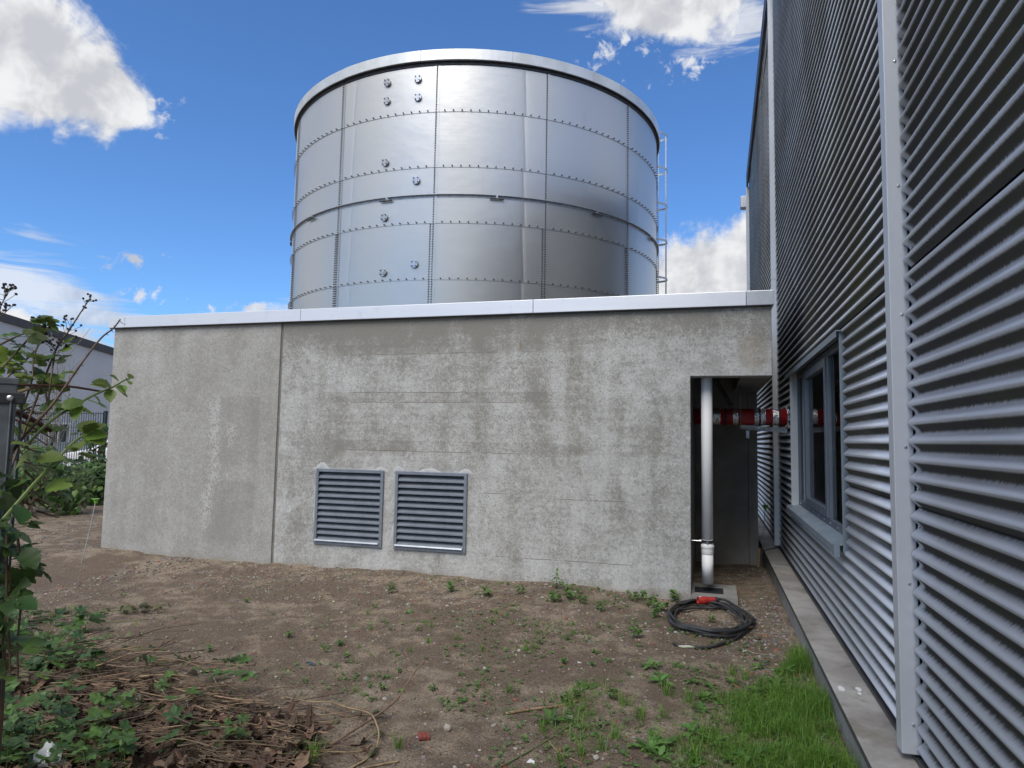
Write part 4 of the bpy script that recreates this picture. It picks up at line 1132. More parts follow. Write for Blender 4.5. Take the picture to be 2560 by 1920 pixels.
def lobed(s=0.06, seed=0, curl=0.0, lobes=5):
    rnd = random.Random(seed); mb = MB(); n = lobes*5
    mb.v.append((0, 0, 0)); mb.v.append((0, s*0.45, 0.0))
    ring = []
    for i in range(n+1):
        a = -2.35 + 4.7*i/n
        lob = abs(math.cos((i/n*lobes-0.5+0.5*(lobes % 2 == 0))*PI)) if 0 else (0.5+0.5*math.cos(2*PI*(i/n*lobes - lobes/2.0)))
        r = s*(0.66 + 0.34*lob)*(1.0-0.22*abs(a)/2.35)*rnd.uniform(.92, 1.06)
        x = r*math.sin(a); y = s*0.35 + r*math.cos(a)*0.95
        z = curl*s*(rnd.uniform(-.15, .35) + 0.9*(r/s)**2*(0.6+0.5*math.sin(a*2+seed))) + 0.10*s*math.cos(a*lobes)
        ring.append(len(mb.v)); mb.v.append((x, y, z))
    mid = []
    for i in ring:
        x, y, z = mb.v[i]; mid.append(len(mb.v)); mb.v.append((x*0.5, s*0.35+(y-s*0.35)*0.5, z*0.30+rnd.uniform(-.03, .03)*s))
    for i in range(n):
        mb.f += [(ring[i+1], ring[i], mid[i], mid[i+1]), (mid[i+1], mid[i], 1)]
    mb.f += [(mid[0], 0, 1), (0, mid[-1], 1)]
    mb.tube([(0, 0, 0.0), (0, -s*0.5, -0.02*s)], s*0.012, 3, cap=False)
    return mb
def rot_to(dirv, roll=0.0, up=Vector((0, 0, 1))):
    "matrix turning +Y to dirv with +Z near up"
    y = Vector(dirv).normalized(); x = y.cross(up)
    if x.length < 1e-3: x = Vector((1, 0, 0))
    x.normalize(); z = x.cross(y)
    M = Matrix((x, y, z)).transposed().to_4x4()
    return M @ Matrix.Rotation(roll, 4, 'Y')

LEAF_COMP = [compound(i*11+1, 3, R(.9, 1.1)).mesh('leaf', True) for i in range(5)]
LEAF_COMP5 = [compound(i*17+3, 5, 1.0).mesh('leaf', True) for i in range(3)]
LEAF_BIG = [leaflet(0.10, 0.038, 12, 0.09, 0.2, R(.1, .3), 0.012, i).mesh('leaf', True) for i in range(4)]
LOBE = [lobed(0.062, i, 0.12).mesh('leaf', True) for i in range(6)]
DEAD = [lobed(R(.065, .095), i+20, R(.22, .55)).mesh('dead_leaf', True) for i in range(8)]
WILT = [leaflet(0.075, 0.022, 6, 0.05, R(.7, 1.2), R(.3, .8), 0.01, i+9).mesh('leaf', True) for i in range(5)]
def with_mat(meshes, m):
    out = []
    for me in meshes:
        c = me.copy(); c.materials.clear(); c.materials.append(m); out.append(c)
    return out
L_BR, L_BR_Y, L_BR_D = with_mat(LEAF_COMP, MT['leaf']), with_mat(LEAF_COMP+LEAF_COMP5, MT['leaf_young']), with_mat(LEAF_COMP+LEAF_BIG, MT['leaf_dark'])
L_BIG_Y, L_LOBE, L_LOBE_D, L_DEAD, L_WILT = with_mat(LEAF_BIG, MT['leaf_young']), with_mat(LOBE, MT['leaf']), with_mat(LOBE, MT['leaf_dark']), with_mat(DEAD, MT['leaf_dead']), with_mat(WILT, MT['leaf_wilt'])

def put_leaf(parent, meshes, p, d, scale=1.0, roll=None, name='leaf', up=Vector((0, 0, 1))):
    "parent is a part kept in world coordinates (identity transform)"
    o = bpy.data.objects.new(name, random.choice(meshes)); COL.objects.link(o)
    o.parent = parent
    M = Matrix.Translation(p) @ rot_to(d, R(-.6, .6) if roll is None else roll, up) @ Matrix.Scale(scale, 4)
    o.matrix_basis = M
    return o

# ------------------------------------------------------------------ fence post at the left with bramble
fp = thing('fence_post', 'galvanised square fence post overgrown by bramble with bolted wire clamp', 'fence post', (-2.40, 1.82, 0))
PD = 3.0
pe = at(44, 1000, PD); rdir = Vector((CR.x, CR.y, 0)).normalized(); fdir = Vector((ray(44, 1000).x, ray(44, 1000).y, 0)).normalized()
pr = fdir.cross(Vector((0, 0, 1))).normalized()       # to the right as seen from the yard
pc_ = Vector((pe.x, pe.y, 0)) - pr*0.032 + fdir*0.03
ztop = at(22, 953, PD).z
obj('shaft', MB().obox(pc_ + Vector((0, 0, ztop/2-0.1)), pr*0.03, fdir*0.03, Vector((0, 0, ztop/2+0.09))), MT['galv_old'] if 'galv_old' in MT else MT.setdefault('galv_old', plain('weathered_zinc', (0.165, 0.185, 0.205), (0.11, 0.125, 0.14), 10, 0.55, 0.4)), fp, bevel=0.004)
obj('cap', MB().obox(pc_ + Vector((0, 0, ztop+0.001)), pr*0.033, fdir*0.033, Vector((0, 0, 0.012))), MT['galv_old'], fp, bevel=0.003)
zc = at(20, 995, PD).z
cb = obj('clamp', MB().obox(pc_ + Vector((0, 0, zc)) + pr*0.006, pr*0.047, fdir*0.036, Vector((0, 0, 0.020))), MT['steel_dark'], fp, bevel=0.003)
bp = pc_ + Vector((0, 0, zc)) - fdir*0.037 + pr*0.010
sub('bolt', MB().tube([bp, bp-fdir*0.008, bp-fdir*0.011], [0.010, 0.010, 0.005], 12), MT['coping_bright'], cb)
for off, dd in ((0.014, -0.034), (0.046, 0.0), (0.043, 0.35), (0.041, 0.8)):
    q = pc_ + pr*off + fdir*dd
    obj('mesh_wire', MB().tube([q+Vector((0, 0, 0.05)), q+Vector((0, 0, ztop-0.05))], 0.0038, 6), MT['galv_old'], fp)
for z in (0.2, 0.6, 1.0, 1.4):
    q = pc_ + pr*0.050 + Vector((0, 0, z))
    obj('mesh_wire', MB().tube([q, q+fdir*1.2-pr*0.01], 0.0035, 5), MT['galv_old'], fp)

def plant(name, label, cat, base, group=None): return thing(name, label, cat, base, group)
br = plant('bramble', 'tangled bramble with red and green canes growing beside the fence post', 'bramble', (-2.5, 2.3, 0))
def cane(ps, m, r0=0.006, r1=0.003, thorns=True, par=None, k=5, name='cane'):
    pts = catmull(ps, k); n = len(pts)
    mb = MB().tube(pts, [r0+(r1-r0)*i/(n-1) for i in range(n)], 6)
    if thorns:
        for i in range(1, n-1, 2):
            d = (pts[i+1]-pts[i-1]).normalized(); s = d.orthogonal().normalized()
            s = Matrix.Rotation(R(0, 6.28), 3, d) @ s; p = pts[i]; L = r0*R(1.2, 2.2)
            a = d.cross(s)*0.0012
            mb.add([p-d*0.003, p+d*0.003, p+a, p+s*L], [(0, 1, 3), (1, 2, 3), (2, 0, 3)])
    return obj(name, mb, m, par or br, smooth=False), pts
def seedhead(c, pts, n=16, span=0.45):
    m = len(pts)
    for i in range(n):
        t = 1-span*random.random()**1.3; p = pts[min(m-1, int(t*(m-1)))]
        L = 0.010+0.05*(1-t)/span*1.0 + R(0, .012)
        d = Vector((R(-1, 1), R(-1, 1), R(.1, 1))).normalized()
        q = p + d*L
        mb = MB().tube([p, q], 0.0009, 4, cap=False)
        for k in range(random.choice((1, 2, 2))):
            e = q + Vector((R(-.008, .008), R(-.008, .008), R(0, .008)))
            mb.tube([q, e], 0.0008, 4, cap=False)
            mb.lathe([(0.0016, -0.0045), (0.0048, -0.002), (0.0048, 0.002), (0.0016, 0.0045)], tuple(e), 6)
        sub('seed_stalk', mb, MT['seed'], c)
def leaves_along(c, pts, meshes, n, t0=0.2, t1=1.0, s=(0.8, 1.15)):
    m = len(pts)
    for i in range(n):
        t = t0 + (t1-t0)*(i+R(.1, .9))/n
        j = max(1, min(m-2, int(t*(m-1)))); p = pts[j]; d = (pts[j+1]-pts[j-1]).normalized()
        side = d.cross(Vector((0, 0, 1))); side = side if side.length > .1 else Vector((1, 0, 0)); side.normalize()
        v = (side*(1 if i % 2 else -1)*R(.6, 1.1) + d*R(.2, .8) + Vector((0, 0, R(-.15, .35)))).normalized()
        put_leaf(c, meshes, p, v, R(*s))
C = lambda *L: [at(x, y, d) for x, y, d in L]
c, p = cane(C((20, 1190, 3.1), (60, 1080, 3.2), (107, 957, 3.3), (143, 868, 3.35), (170, 830, 3.35), (205, 776, 3.35), (228, 741, 3.35)), MT['cane_brown'], .0055, .0025); seedhead(c, p, 20, .42); leaves_along(c, p, L_BR, 4, .1, .5, (.6, .8))
c, p = cane(C((20, 1150, 3.0), (52, 1101, 3.05), (127, 1016, 3.1), (176, 948, 3.15), (209, 901, 3.15), (252, 846, 3.2), (283, 821, 3.2), (301, 798, 3.2)), MT['cane_brown'], .006, .0028)
cane(C((283, 821, 3.2), (295, 828, 3.18), (304, 832, 3.15)), MT['cane_brown'], .0015, .0008, False); cane(C((299, 802, 3.2), (307, 809, 3.2), (315, 811, 3.2)), MT['cane_brown'], .0015, .0008, False)
cane(C((38, 962, 3.1), (115, 964, 3.2), (180, 967, 3.25), (256, 979, 3.3)), MT['cane_red'], .007, .0045)
cane(C((30, 985, 3.15), (75, 972, 3.2), (118, 966, 3.25)), MT['cane_dry'], .007, .005)
c, p = cane(C((5, 1302, 2.75), (50, 1250, 2.8), (90, 1204, 2.85), (140, 1152, 2.9), (181, 1108, 2.95), (208, 1089, 3.0)), MT['cane_green'], .0062, .0045)
for px, py, ex, ey, s, ms in ((208, 1089, 222, 1060, 1.0, L_BIG_Y), (208, 1089, 245, 1060, 1.05, L_BIG_Y), (206, 1090, 240, 1100, .9, L_BIG_Y), (205, 1092, 250, 1086, .85, L_BIG_Y),
                              (190, 1133, 202, 1105, .8, L_BIG_Y), (192, 1133, 248, 1140, 1.05, L_BIG_Y), (190, 1134, 262, 1152, .8, L_BIG_Y), (188, 1133, 172, 1115, .6, L_BIG_Y),
                              (105, 1218, 155, 1212, 1.0, L_BIG_Y), (150, 1214, 200, 1216, .9, L_BIG_Y), (147, 1228, 178, 1245, .7, L_BIG_Y),
                              (82, 1148, 132, 1142, 1.0, L_BIG_Y), (80, 1135, 45, 1160, .9, L_BIG_Y), (90, 1120, 52, 1108, .95, L_BIG_Y)):
    a, b = at(px, py, 2.9), at(ex, ey, 2.86)
    put_leaf(c, ms, a, b-a, s*R(.85, 1.0), R(-.9, .9))
c, p = cane(C((60, 1120, 3.1), (125, 1054, 3.15), (181, 1018, 3.2), (236, 987, 3.22), (283, 967, 3.22), (310, 951, 3.22), (324, 946, 3.22)), MT['cane_green'], .006, .003)
for px, py, ex, ey, s in ((322, 948, 330, 935, .45), (318, 950, 326, 958, .45), (300, 955, 282, 940, .55), (283, 967, 250, 955, .85), (286, 966, 316, 985, .85), (276, 970, 276, 994, .7), (270, 972, 232, 958, .75), (300, 960, 308, 975, .6),
                          (215, 1000, 176, 1010, 1.0), (215, 1000, 250, 1010, .9), (200, 1008, 190, 1030, .8), (170, 1025, 140, 1010, .7), (180, 1020, 235, 1030, .95), (235, 990, 256, 1012, .7)):
    a, b = at(px, py, 3.2), at(ex, ey, 3.17)
    put_leaf(c, L_BIG_Y, a, b-a, s*R(.8, .95), R(-.8, .8))
cane(C((36, 1027, 3.2), (80, 1049, 3.25), (127, 1076, 3.3)), MT['cane_red'], .011, .009)
c, p = cane(C((-10, 830, 3.2), (0, 772, 3.2), (12, 745, 3.2), (25, 719, 3.2)), MT['cane_brown'], .003, .002, False); seedhead(c, p, 14, .6)
c, p = cane(C((-15, 800, 3.2), (8, 786, 3.2), (18, 775, 3.2)), MT['cane_brown'], .0025, .0015, False); seedhead(c, p, 10, .6)
c, p = cane(C((5, 920, 3.2), (60, 860, 3.3), (95, 822, 3.3), (116, 813, 3.3)), MT['cane_brown'], .004, .002); leaves_along(c, p, L_BR_Y, 5, .2, 1, (.6, .8)); 
c, p = cane(C((0, 862, 3.2), (40, 842, 3.25), (80, 826, 3.3), (110, 815, 3.3)), MT['cane_brown'], .004, .002); leaves_along(c, p, L_BR, 4, .1, 1, (.6, .8)); seedhead(c, p, 8, .3)
c, p = cane(C((15, 945, 3.2), (48, 915, 3.3), (84, 880, 3.35), (103, 850, 3.35)), MT['cane_grey'], .005, .003); leaves_along(c, p, L_BR_Y, 4, .2, .9, (.6, .85))
c, p = cane(C((60, 1010, 3.2), (80, 950, 3.2), (84, 900, 3.25), (100, 850, 3.3), (115, 815, 3.3)), MT['cane_brown'], .004, .002); leaves_along(c, p, L_BR, 3, .2, .7, (.6, .8)); seedhead(c, p, 6, .2)
c, p = cane(C((120, 1010, 3.2), (128, 945, 3.2), (136, 890, 3.25), (142, 868, 3.25)), MT['cane_brown'], .004, .003); seedhead(c, p, 14, .25); leaves_along(c, p, L_BR_Y, 3, .5, 1, (.5, .7))
c, p = cane(C((118, 1018, 3.25), (116, 1000, 3.25), (114, 975, 3.2), (120, 1016, 3.2)), MT['cane_brown'], .003, .003, False)
for i in range(26):    # dense tangle behind the clamp
    x0, y0 = R(30, 60), R(990, 1150)
    L = R(40, 110); a = R(-.9, .75)
    d = R(3.15, 3.7)
    cane(C((x0, y0, d), (x0+L*.5*math.cos(a), y0-L*.5*math.sin(a)+R(-8, 8), d+.05), (x0+L*math.cos(a), y0-L*math.sin(a), d+.1)), random.choice((MT['cane_brown'], MT['cane_grey'], MT['cane_dry'], MT['cane_red'])), R(.002, .005), .002, False, k=3)
for i in range(9):
    x0, y0 = R(36, 110), R(1140, 1290); L = R(30, 80); a = R(-1.0, -.2); d = R(2.8, 3.2)
    cane(C((x0, y0, d), (x0+L*math.cos(a), y0-L*math.sin(a), d+.05)), MT['cane_brown'], R(.003, .005), .002, False, k=3)
crown = obj('crown_stem', MB().tube(catmull([pc_ + pr*0.03 + Vector((0, 0, -0.03)), pc_ + pr*0.05 + Vector((0, 0, .6)), pc_ + pr*0.02 + fdir*0.1 + Vector((0, 0, 1.2)), pc_ + fdir*0.2 + Vector((0, 0, 1.7))], 5), [0.012]*8+[0.008]*8, 6), MT['cane_brown'], br)
for i in range(42):     # leafy skirt over the post
    px, py = R(-30, 62), R(1180, 1500)
    if py < 1240 and px > 40: continue
    a = at(px, py, R(2.7, 3.0)); 
    put_leaf(crown, L_BR_D if R(0, 1) < .7 else L_BR, a, Vector((R(-1, 1), R(-1, 1), R(-.7, .5))), R(.6, .95))
for i in range(34):
    px, py = R(-20, 75), R(1330, 1690)
    a = at(px - max(0, (py-1560)*.25), py, R(2.75, 3.05))
    put_leaf(crown, L_BR_D if R(0, 1) < .6 else L_BR, a, Vector((R(-1, 1), R(-1, 1), R(-.7, .4))), R(.6, .95))
for i in range(24):
    px, py = R(-10, 150), R(880, 1120)
    a = at(px, py, R(3.2, 3.6)); put_leaf(crown, L_BR_Y, a, Vector((R(-1, 1), R(-1, 1), R(-.4, .6))), R(.55, .85))
for i in range(4):      # stems hanging in front of the post foot
    x0 = R(0, 55); d = R(2.8, 3.0)
    cane(C((x0, 1300+R(0, 120), d), (x0+R(-8, 12), 1460, d), (x0+R(-14, 6), 1600, d), (x0+R(-20, 10), 1690, d)), MT['cane_brown'], .005, .003, k=4)

# dried twiggy stalks
tw = plant('dry_stalks', 'thin pale dead stalks rising behind the bramble', 'dead plant', (-14, 13, 0))
for i in range(9):
    x0 = R(95, 165); b0 = at(x0, 1180, 19.0); b0.z = 0.0; top = at(x0+R(-12, 25), R(840, 960), 19.0)
    c, p = cane([b0, b0.lerp(top, .5)+Vector((R(-.05, .05), R(-.05, .05), 0)), top], MT['cane_grey'], .010, .005, False, tw, 6, 'stalk')
    for k in range(9):
        q = p[int(R(.35, .95)*(len(p)-1))]
        e = q + Vector((R(-.45, .45), R(-.45, .45), R(.3, .9)))
        sub('twig', MB().tube([q, q.lerp(e, .5)+Vector((R(-.02, .02), 0, .01)), e], [.006, .005, .004], 4, cap=False), MT['cane_grey'], c)

# ------------------------------------------------------------------ shrubs by the mesh fence
LC = leaflet(0.13, 0.05, 3, 0.0, 0.25, 0.25, 0.0, 3)
def shrub(label, cx_, cy_, rx, ry, h, n, m, grp):
    t = plant('shrub', label, 'shrub', (cx_, cy_, 0), grp)
    mb = MB()
    for k in range(7):
        a = R(0, 6.28); mb.tube([(cx_+R(-.2, .2), cy_+R(-.2, .2), -.03), (cx_+math.cos(a)*rx*.5, cy_+math.sin(a)*ry*.5, h*.6), (cx_+math.cos(a)*rx*.7, cy_+math.sin(a)*ry*.7, h*R(.8, 1.0))], [.02, .014, .006], 5)
    obj('stem', mb, MT['cane_brown'], t)
    fo = MB(); clumps = [(R(-.8, .8)*rx, R(-.8, .8)*ry, h*R(.15, .9), R(.18, .42)) for _ in range(26)]
    for i in range(n):
        c = random.choice(clumps); v = Vector((random.gauss(0, 1), random.gauss(0, 1), random.gauss(0, 1))).normalized()*c[3]*R(.5, 1.05)
        p = Vector((cx_+c[0], cy_+c[1], max(0.03, c[2]))) + v
        if p.z < 0.02: p.z = 0.03
        merge(fo, LC, Matrix.Translation(p) @ rot_to(Vector((R(-1, 1), R(-1, 1), R(-.7, .3))), R(-1, 1)) @ Matrix.Scale(R(.7, 1.3), 4))
    tag(obj('foliage', fo, m, t), None, None, kind='stuff')
sb = [(70, 1262, 1.2, 'low green shrub mass at the foot of the mesh fence, beside the post'), (150, 1262, 1.3, 'dense green shrub in front of the mesh fence under the strut'), (215, 1258, 1.15, 'dark green shrub in front of the parked car at the annex corner')]
for i, (px, py, h, lb) in enumerate(sb):
    q = on_z(px, py, 0.0); q = EYE + (q-EYE)*1.02; s = 1.0
    shrub(lb, q.x, q.y+0.35, 1.05, .75, h*.62, 1400, MT['leaf'] if i != 2 else MT['leaf_dark'], 'shrubs along the mesh fence')
q = on_y(258, 1110, 13.2)
shrub('tall leafy shoots climbing the fence post next to the annex', q.x-.05, 13.15, .32, .2, 1.75, 420, MT['leaf_dark'], 'shrubs along the mesh fence')
q = on_z(10, 1290, 0.0)
shrub('green shrub half hidden behind the bramble and fence post', q.x, q.y+.4, 1.0, .7, 1.2, 1200, MT['leaf'], 'shrubs along the mesh fence')

# ------------------------------------------------------------------ stones
STONE_COLS = [(0.30, 0.265, 0.22), (0.37, 0.34, 0.29), (0.22, 0.18, 0.145), (0.16, 0.145, 0.135), (0.43, 0.40, 0.35), (0.26, 0.205, 0.155), (0.12, 0.115, 0.12), (0.20, 0.16, 0.125), (0.24, 0.20, 0.16)]
BRICK = (0.30, 0.095, 0.055)
def rock(seed, flat=0.55):
    rnd = random.Random(seed); mb = MB()
    t = (1+5**.5)/2
    base = [(-1, t, 0), (1, t, 0), (-1, -t, 0), (1, -t, 0), (0, -1, t), (0, 1, t), (0, -1, -t), (0, 1, -t), (t, 0, -1), (t, 0, 1), (-t, 0, -1), (-t, 0, 1)]
    fs = [(0, 11, 5), (0, 5, 1), (0, 1, 7), (0, 7, 10), (0, 10, 11), (1, 5, 9), (5, 11, 4), (11, 10, 2), (10, 7, 6), (7, 1, 8), (3, 9, 4), (3, 4, 2), (3, 2, 6), (3, 6, 8), (3, 8, 9), (4, 9, 5), (2, 4, 11), (6, 2, 10), (8, 6, 7), (9, 8, 1)]
    ex = rnd.uniform(.7, 1.0)
    vs = []
    for v in base:
        v = Vector(v).normalized()*rnd.uniform(.72, 1.12)
        vs.append((v.x, v.y*ex, v.z*flat))
    return mb.add(vs, fs)
ROCKS = [rock(i, R(.4, .75)) for i in range(10)]
def scatter_mat():
    m, t = new_mat('gravel_mix')
    at_ = t.add('ShaderNodeAttribute', attribute_name='col')
    n = t.noise(t.coord('Object'), 90, 4, .6)
    col = t.mix(t.math('MULTIPLY', n, .5), at_.outputs['Color'], (0.10, 0.085, 0.07))
    t.out(t.principled(col, .85, 0))
    return m
MT['gravel'] = scatter_mat()
GV = np.array([[v for v in r.v] for r in ROCKS])
def in_yard(x, y):
    if y > 7.30 and not (-0.18 < x < 0.66): 
        if x > -7.9: return False
    if -0.2 < x < 0.27 and 7.3 < y < 8.0: return False
    return x < 0.665
def cover(x, y):
    "how strongly the yard is visible and stony there (0..1)"
    s = 0.34 + 1.1*max(0.0, float(vnoise(x*1.2+7, y*1.2)))
    if y > 6.6 and x < -.2: s += 0.35*min(1, (y-6.6)/.6)
    if x > 0.15 and 4.9 < y < 7.2: s += 1.0
    if y > 7.3: s += 0.2
    return min(1.0, s)
rnd = random.Random(11)
mb = MB()
cnt = 0
while cnt < 13500:
    if cnt < 10800: x, y = rnd.uniform(-6.6, .66), 2.4 + 5.3*rnd.random()**0.9
    elif cnt < 12000: x, y = rnd.uniform(.1, .66), rnd.uniform(4.6, 9.6)
    else: x, y = rnd.uniform(-13, -6), rnd.uniform(5, 13.5)
    if not in_yard(x, y) or rnd.random() > cover(x, y): continue
    cnt += 1
    s = 0.0042 + 0.012*rnd.random()**3.0 + (0.004 if y > 6 else 0) + (0.007 if x < -6.2 else 0)
    c = rnd.choice(STONE_COLS) if rnd.random() > .045 else BRICK
    c = tuple(v*rnd.uniform(.75, 1.2) for v in c)
    a = rnd.uniform(0, 6.28); ca, sa = math.cos(a)*s, math.sin(a)*s
    r = GV[cnt % 10]; z = gz(x, y) + s*.15
    mb.add([(x+p[0]*ca-p[1]*sa, y+p[0]*sa+p[1]*ca, z+p[2]*s) for p in r], ROCKS[cnt % 10].f, c)
n = 0
while n < 3200:      # crumbs of soil
    x, y = rnd.uniform(-6.8, .64), 2.5 + 4.8*rnd.random()
    if not in_yard(x, y) or rnd.random() > .25+.9*max(0, float(vnoise(x*1.7+70, y*1.7))+.25): continue
    n += 1; s = .006 + .013*rnd.random()**2.5; k = rnd.uniform(.75, 1.25); a = rnd.uniform(0, 6.28); ca, sa = math.cos(a)*s, math.sin(a)*s; z = gz(x, y)+s*.1
    mb.add([(x+p[0]*ca-p[1]*sa, y+p[0]*sa+p[1]*ca, z+p[2]*s) for p in GV[n % 10]], ROCKS[n % 10].f, (.20*k, .152*k, .112*k))
tag(obj('gravel', mb, MT['gravel']), 'small mixed gravel scattered over the bare soil yard', 'gravel', kind='stuff')

def stone_mats():
    out = []
    for i, c in enumerate([(0.44, 0.42, 0.37), (0.33, 0.30, 0.26), (0.25, 0.225, 0.195), (0.17, 0.165, 0.165)]):
        out.append(plain('stone_%d' % i, c, tuple(v*.75 for v in c), 40, .85, vary=.2, bump=.4, bscale=80))
    return out
SM = stone_mats()
MT['brick'] = plain('brick_clay', (0.30, 0.095, 0.060), (0.24, 0.080, 0.050), 40, .9, vary=.2, bump=.4, bscale=90)
def rock_hi(seed, flat):
    r = rock(seed, flat); return r
RM = {}
for i in range(6):
    for k, m in enumerate(SM):
        me = ROCKS[i].mesh('stone'); me.materials.append(m); RM[i, k] = me
BM = []
for i in range(4):
    b = rock(i+60, .42).mesh('brick_chip'); b.materials.append(MT['brick']); BM.append(b)
def put_stone(x, y, s, me, name, label, group, dz=.12):
    o = bpy.data.objects.new(name, me); COL.objects.link(o)
    o.location = (x, y, gz(x, y)+s*dz); o.scale = (s, s*R(.75, 1.1), s*R(.7, 1.0)); o.rotation_euler = (R(-.3, .3), R(-.3, .3), R(0, 6.28))
    return tag(o, label, 'stone' if name == 'stone' else 'brick piece', group)
kinds = ('small pale loose stone lying on the bare soil', 'small tan loose stone lying on the bare soil', 'small brown loose stone lying on the bare soil', 'small dark grey loose stone lying on the bare soil')
n = 0
while n < 190:
    if n < 120: x, y = R(-4.2, .6), 2.9+R(0, 1)**1.1*4.3
    elif n < 160: x, y = R(.12, .66), R(4.8, 7.2)
    else: x, y = R(-6.0, .0), R(6.4, 7.28)
    if not in_yard(x, y): continue
    k = random.choices((0, 1, 2, 3), (4, 3, 2, 1))[0]
    put_stone(x, y, R(.012, .024), RM[random.randrange(6), k], 'stone', kinds[k], ('pale', 'tan', 'brown', 'dark grey')[k] + ' stones scattered on the soil'); n += 1
n = 0
while n < 46:
    x, y = (R(-3.5, .6), R(3.0, 7.2)) if n < 26 else (R(.12, .66), R(4.8, 7.0))
    if not in_yard(x, y): continue
    put_stone(x, y, R(.012, .024), random.choice(BM), 'brick_chip', 'small orange red brick chip lying on the bare soil', 'brick chips scattered on the soil'); n += 1
def big_stone(px, py, s, col, label, flat=.6, seed=1):
    p = on_z(px, py, 0.0); t = rock(seed, flat)
    me = t.mesh('stone'); o = obj('stone', me, plain('stone_own_%d' % px, col, tuple(v*.72 for v in col), 26, .88, bump=.6, bscale=60))
    o.location = (p.x, p.y, gz(p.x, p.y)+s*flat*.45); o.scale = (s, s, s); o.rotation_euler = (R(-.2, .2), R(-.2, .2), R(0, 6))
    m = o.modifiers.new('sub', 'SUBSURF'); m.levels = m.render_levels = 1; m.subdivision_type = 'SIMPLE'
    b = o.modifiers.new('bev', 'BEVEL'); b.width = .12; b.segments = 2
    tag(o, label, 'stone')
big_stone(1120, 1818, .040, (0.50, 0.46, 0.39), 'whitish lump of stone lying alone on open soil', .62, 4)
big_stone(1893, 1592, .042, (0.20, 0.155, 0.10), 'brown stone with pale broken face beside the coiled cable', .72, 9)
big_stone(1427, 1800, .028, (0.30, 0.29, 0.27), 'grey stone next to the dandelion and the dry stick', .6, 12)
big_stone(1456, 1726, .020, (0.36, 0.34, 0.30), 'small rounded beige stone on soil behind the dry stick', .7, 14)
big_stone(1636, 1693, .024, (0.42, 0.41, 0.38), 'pale stone sitting at the tip of the grass patch', .6, 15)
big_stone(1890, 1668, .030, (0.36, 0.27, 0.19), 'flat tan shard beside the white stick near the plinth', .3, 17)
big_stone(1785, 1715, .020, (0.30, 0.12, 0.06), 'orange brown brick lump among grass blades', .7, 18)
big_stone(1490, 1900, .026, (0.52, 0.50, 0.46), 'white stone half buried in grass near the green stem', .6, 21)
def ridged_tile():
    p = on_z(1060, 1844, 0.0); t = MB()
    for i in range(3): t.box(-.030+i*.020, -.012+i*.020, -.028, .028, 0, .012)
    t.box(-.032, .030, -.027, .027, -.006, .002)
    o = obj('tile_fragment', t, MT['brick'], bevel=.002); o.location = (p.x, p.y, gz(p.x, p.y)+.008); o.rotation_euler = (.12, .1, .55)
    tag(o, 'ribbed red tile fragment lying on soil near the whitish stone', 'tile')
ridged_tile()
pp = on_z(1326, 1900, 0.0)
o = obj('plastic_scrap', MB().prism([(-.02, -.012), (.018, -.016), (.022, .004), (-.004, .014)], 0, .004, 'z'), MT['white']); o.location = (pp.x, pp.y, gz(pp.x, pp.y)+.006); o.rotation_euler = (.2, .1, .3)
tag(o, 'small white plastic scrap lying left of the green stem', 'plastic')
pp = on_z(2006-20, 1590, 0.0)
o = obj('plastic_scrap', MB().prism([(-.02, -.008), (.018, -.010), (.022, .004), (-.004, .010)], 0, .004, 'z'), plain('blue_scrap', (.05, .17, .42), None, 10, .5)); o.location = (.60, 5.55, gz(.6, 5.55)+.02); o.rotation_euler = (.2, .3, .3)
tag(o, 'small blue plastic scrap among rubble beside the plinth', 'plastic')
pp = on_z(770+8, 1655, 0.0)
o = obj('plastic_scrap', MB().prism([(-.045, -.010), (.02, -.016), (.05, -.006), (.03, .012), (-.03, .012)], 0, .008, 'z'), plain('slate_scrap', (.055, .075, .10), None, 10, .5)); o.location = (pp.x, pp.y, gz(pp.x, pp.y)+.004); o.rotation_euler = (.1, .1, -.3)
tag(o, 'dark blue grey film scrap on open soil', 'plastic')

# ------------------------------------------------------------------ loose sticks and cut canes
def ground_pts(lst, lift=0.006):
    out = []
    for e in lst:
        p = on_z(e[0], e[1], 0.0)
        z = e[2] if len(e) > 2 else 0.0
        if z:
            p = on_z(e[0], e[1], z)
        out.append(Vector((p.x, p.y, (gz(p.x, p.y) if not z else 0) + z + lift)))
    return out
def stick(name, lst, m, r0, r1, label, cat='stick', group=None, lift=.006, knots=True):
    pts = catmull(ground_pts(lst, lift), 5); n = len(pts)
    mb = MB().tube(pts, [(r0+(r1-r0)*i/(n-1))*R(.9, 1.12) for i in range(n)], 6)
    if knots:
        for i in range(2, n-1, 3):
            d = Vector((R(-1, 1), R(-1, 1), R(0, 1))).normalized()
            mb.tube([pts[i], pts[i]+d*r0*2.0], [r0*.7, r0*.15], 4)
    return tag(obj(name, mb, m, smooth=True), label, cat, group)
stick('cut_cane', [(1061, 1657, .16), (1039, 1679, .14), (1019, 1710, .11), (988, 1755, .07), (936, 1795, .03), (878, 1833, .02), (811, 1867), (745, 1891), (660, 1905)], MT['cane_dry'], .0042, .0062, 'long tan cane curving up out of the cuttings, its tip over open soil')
stick('cut_cane', [(713, 1735), (778, 1757, .01), (822, 1757, .02), (867, 1771, .02), (923, 1786, .03), (941, 1813, .03), (947, 1846, .02), (932, 1882), (872, 1925)], MT['cane_dry'], .0038, .0058, 'tan cane bent into a hook around wilted leaves')
stick('cut_cane', [(720, 1745), (800, 1773, .01), (860, 1789), (900, 1783), (925, 1784)], MT['cane_dry'], .0038, .003, 'short tan cane under the hooked cane')
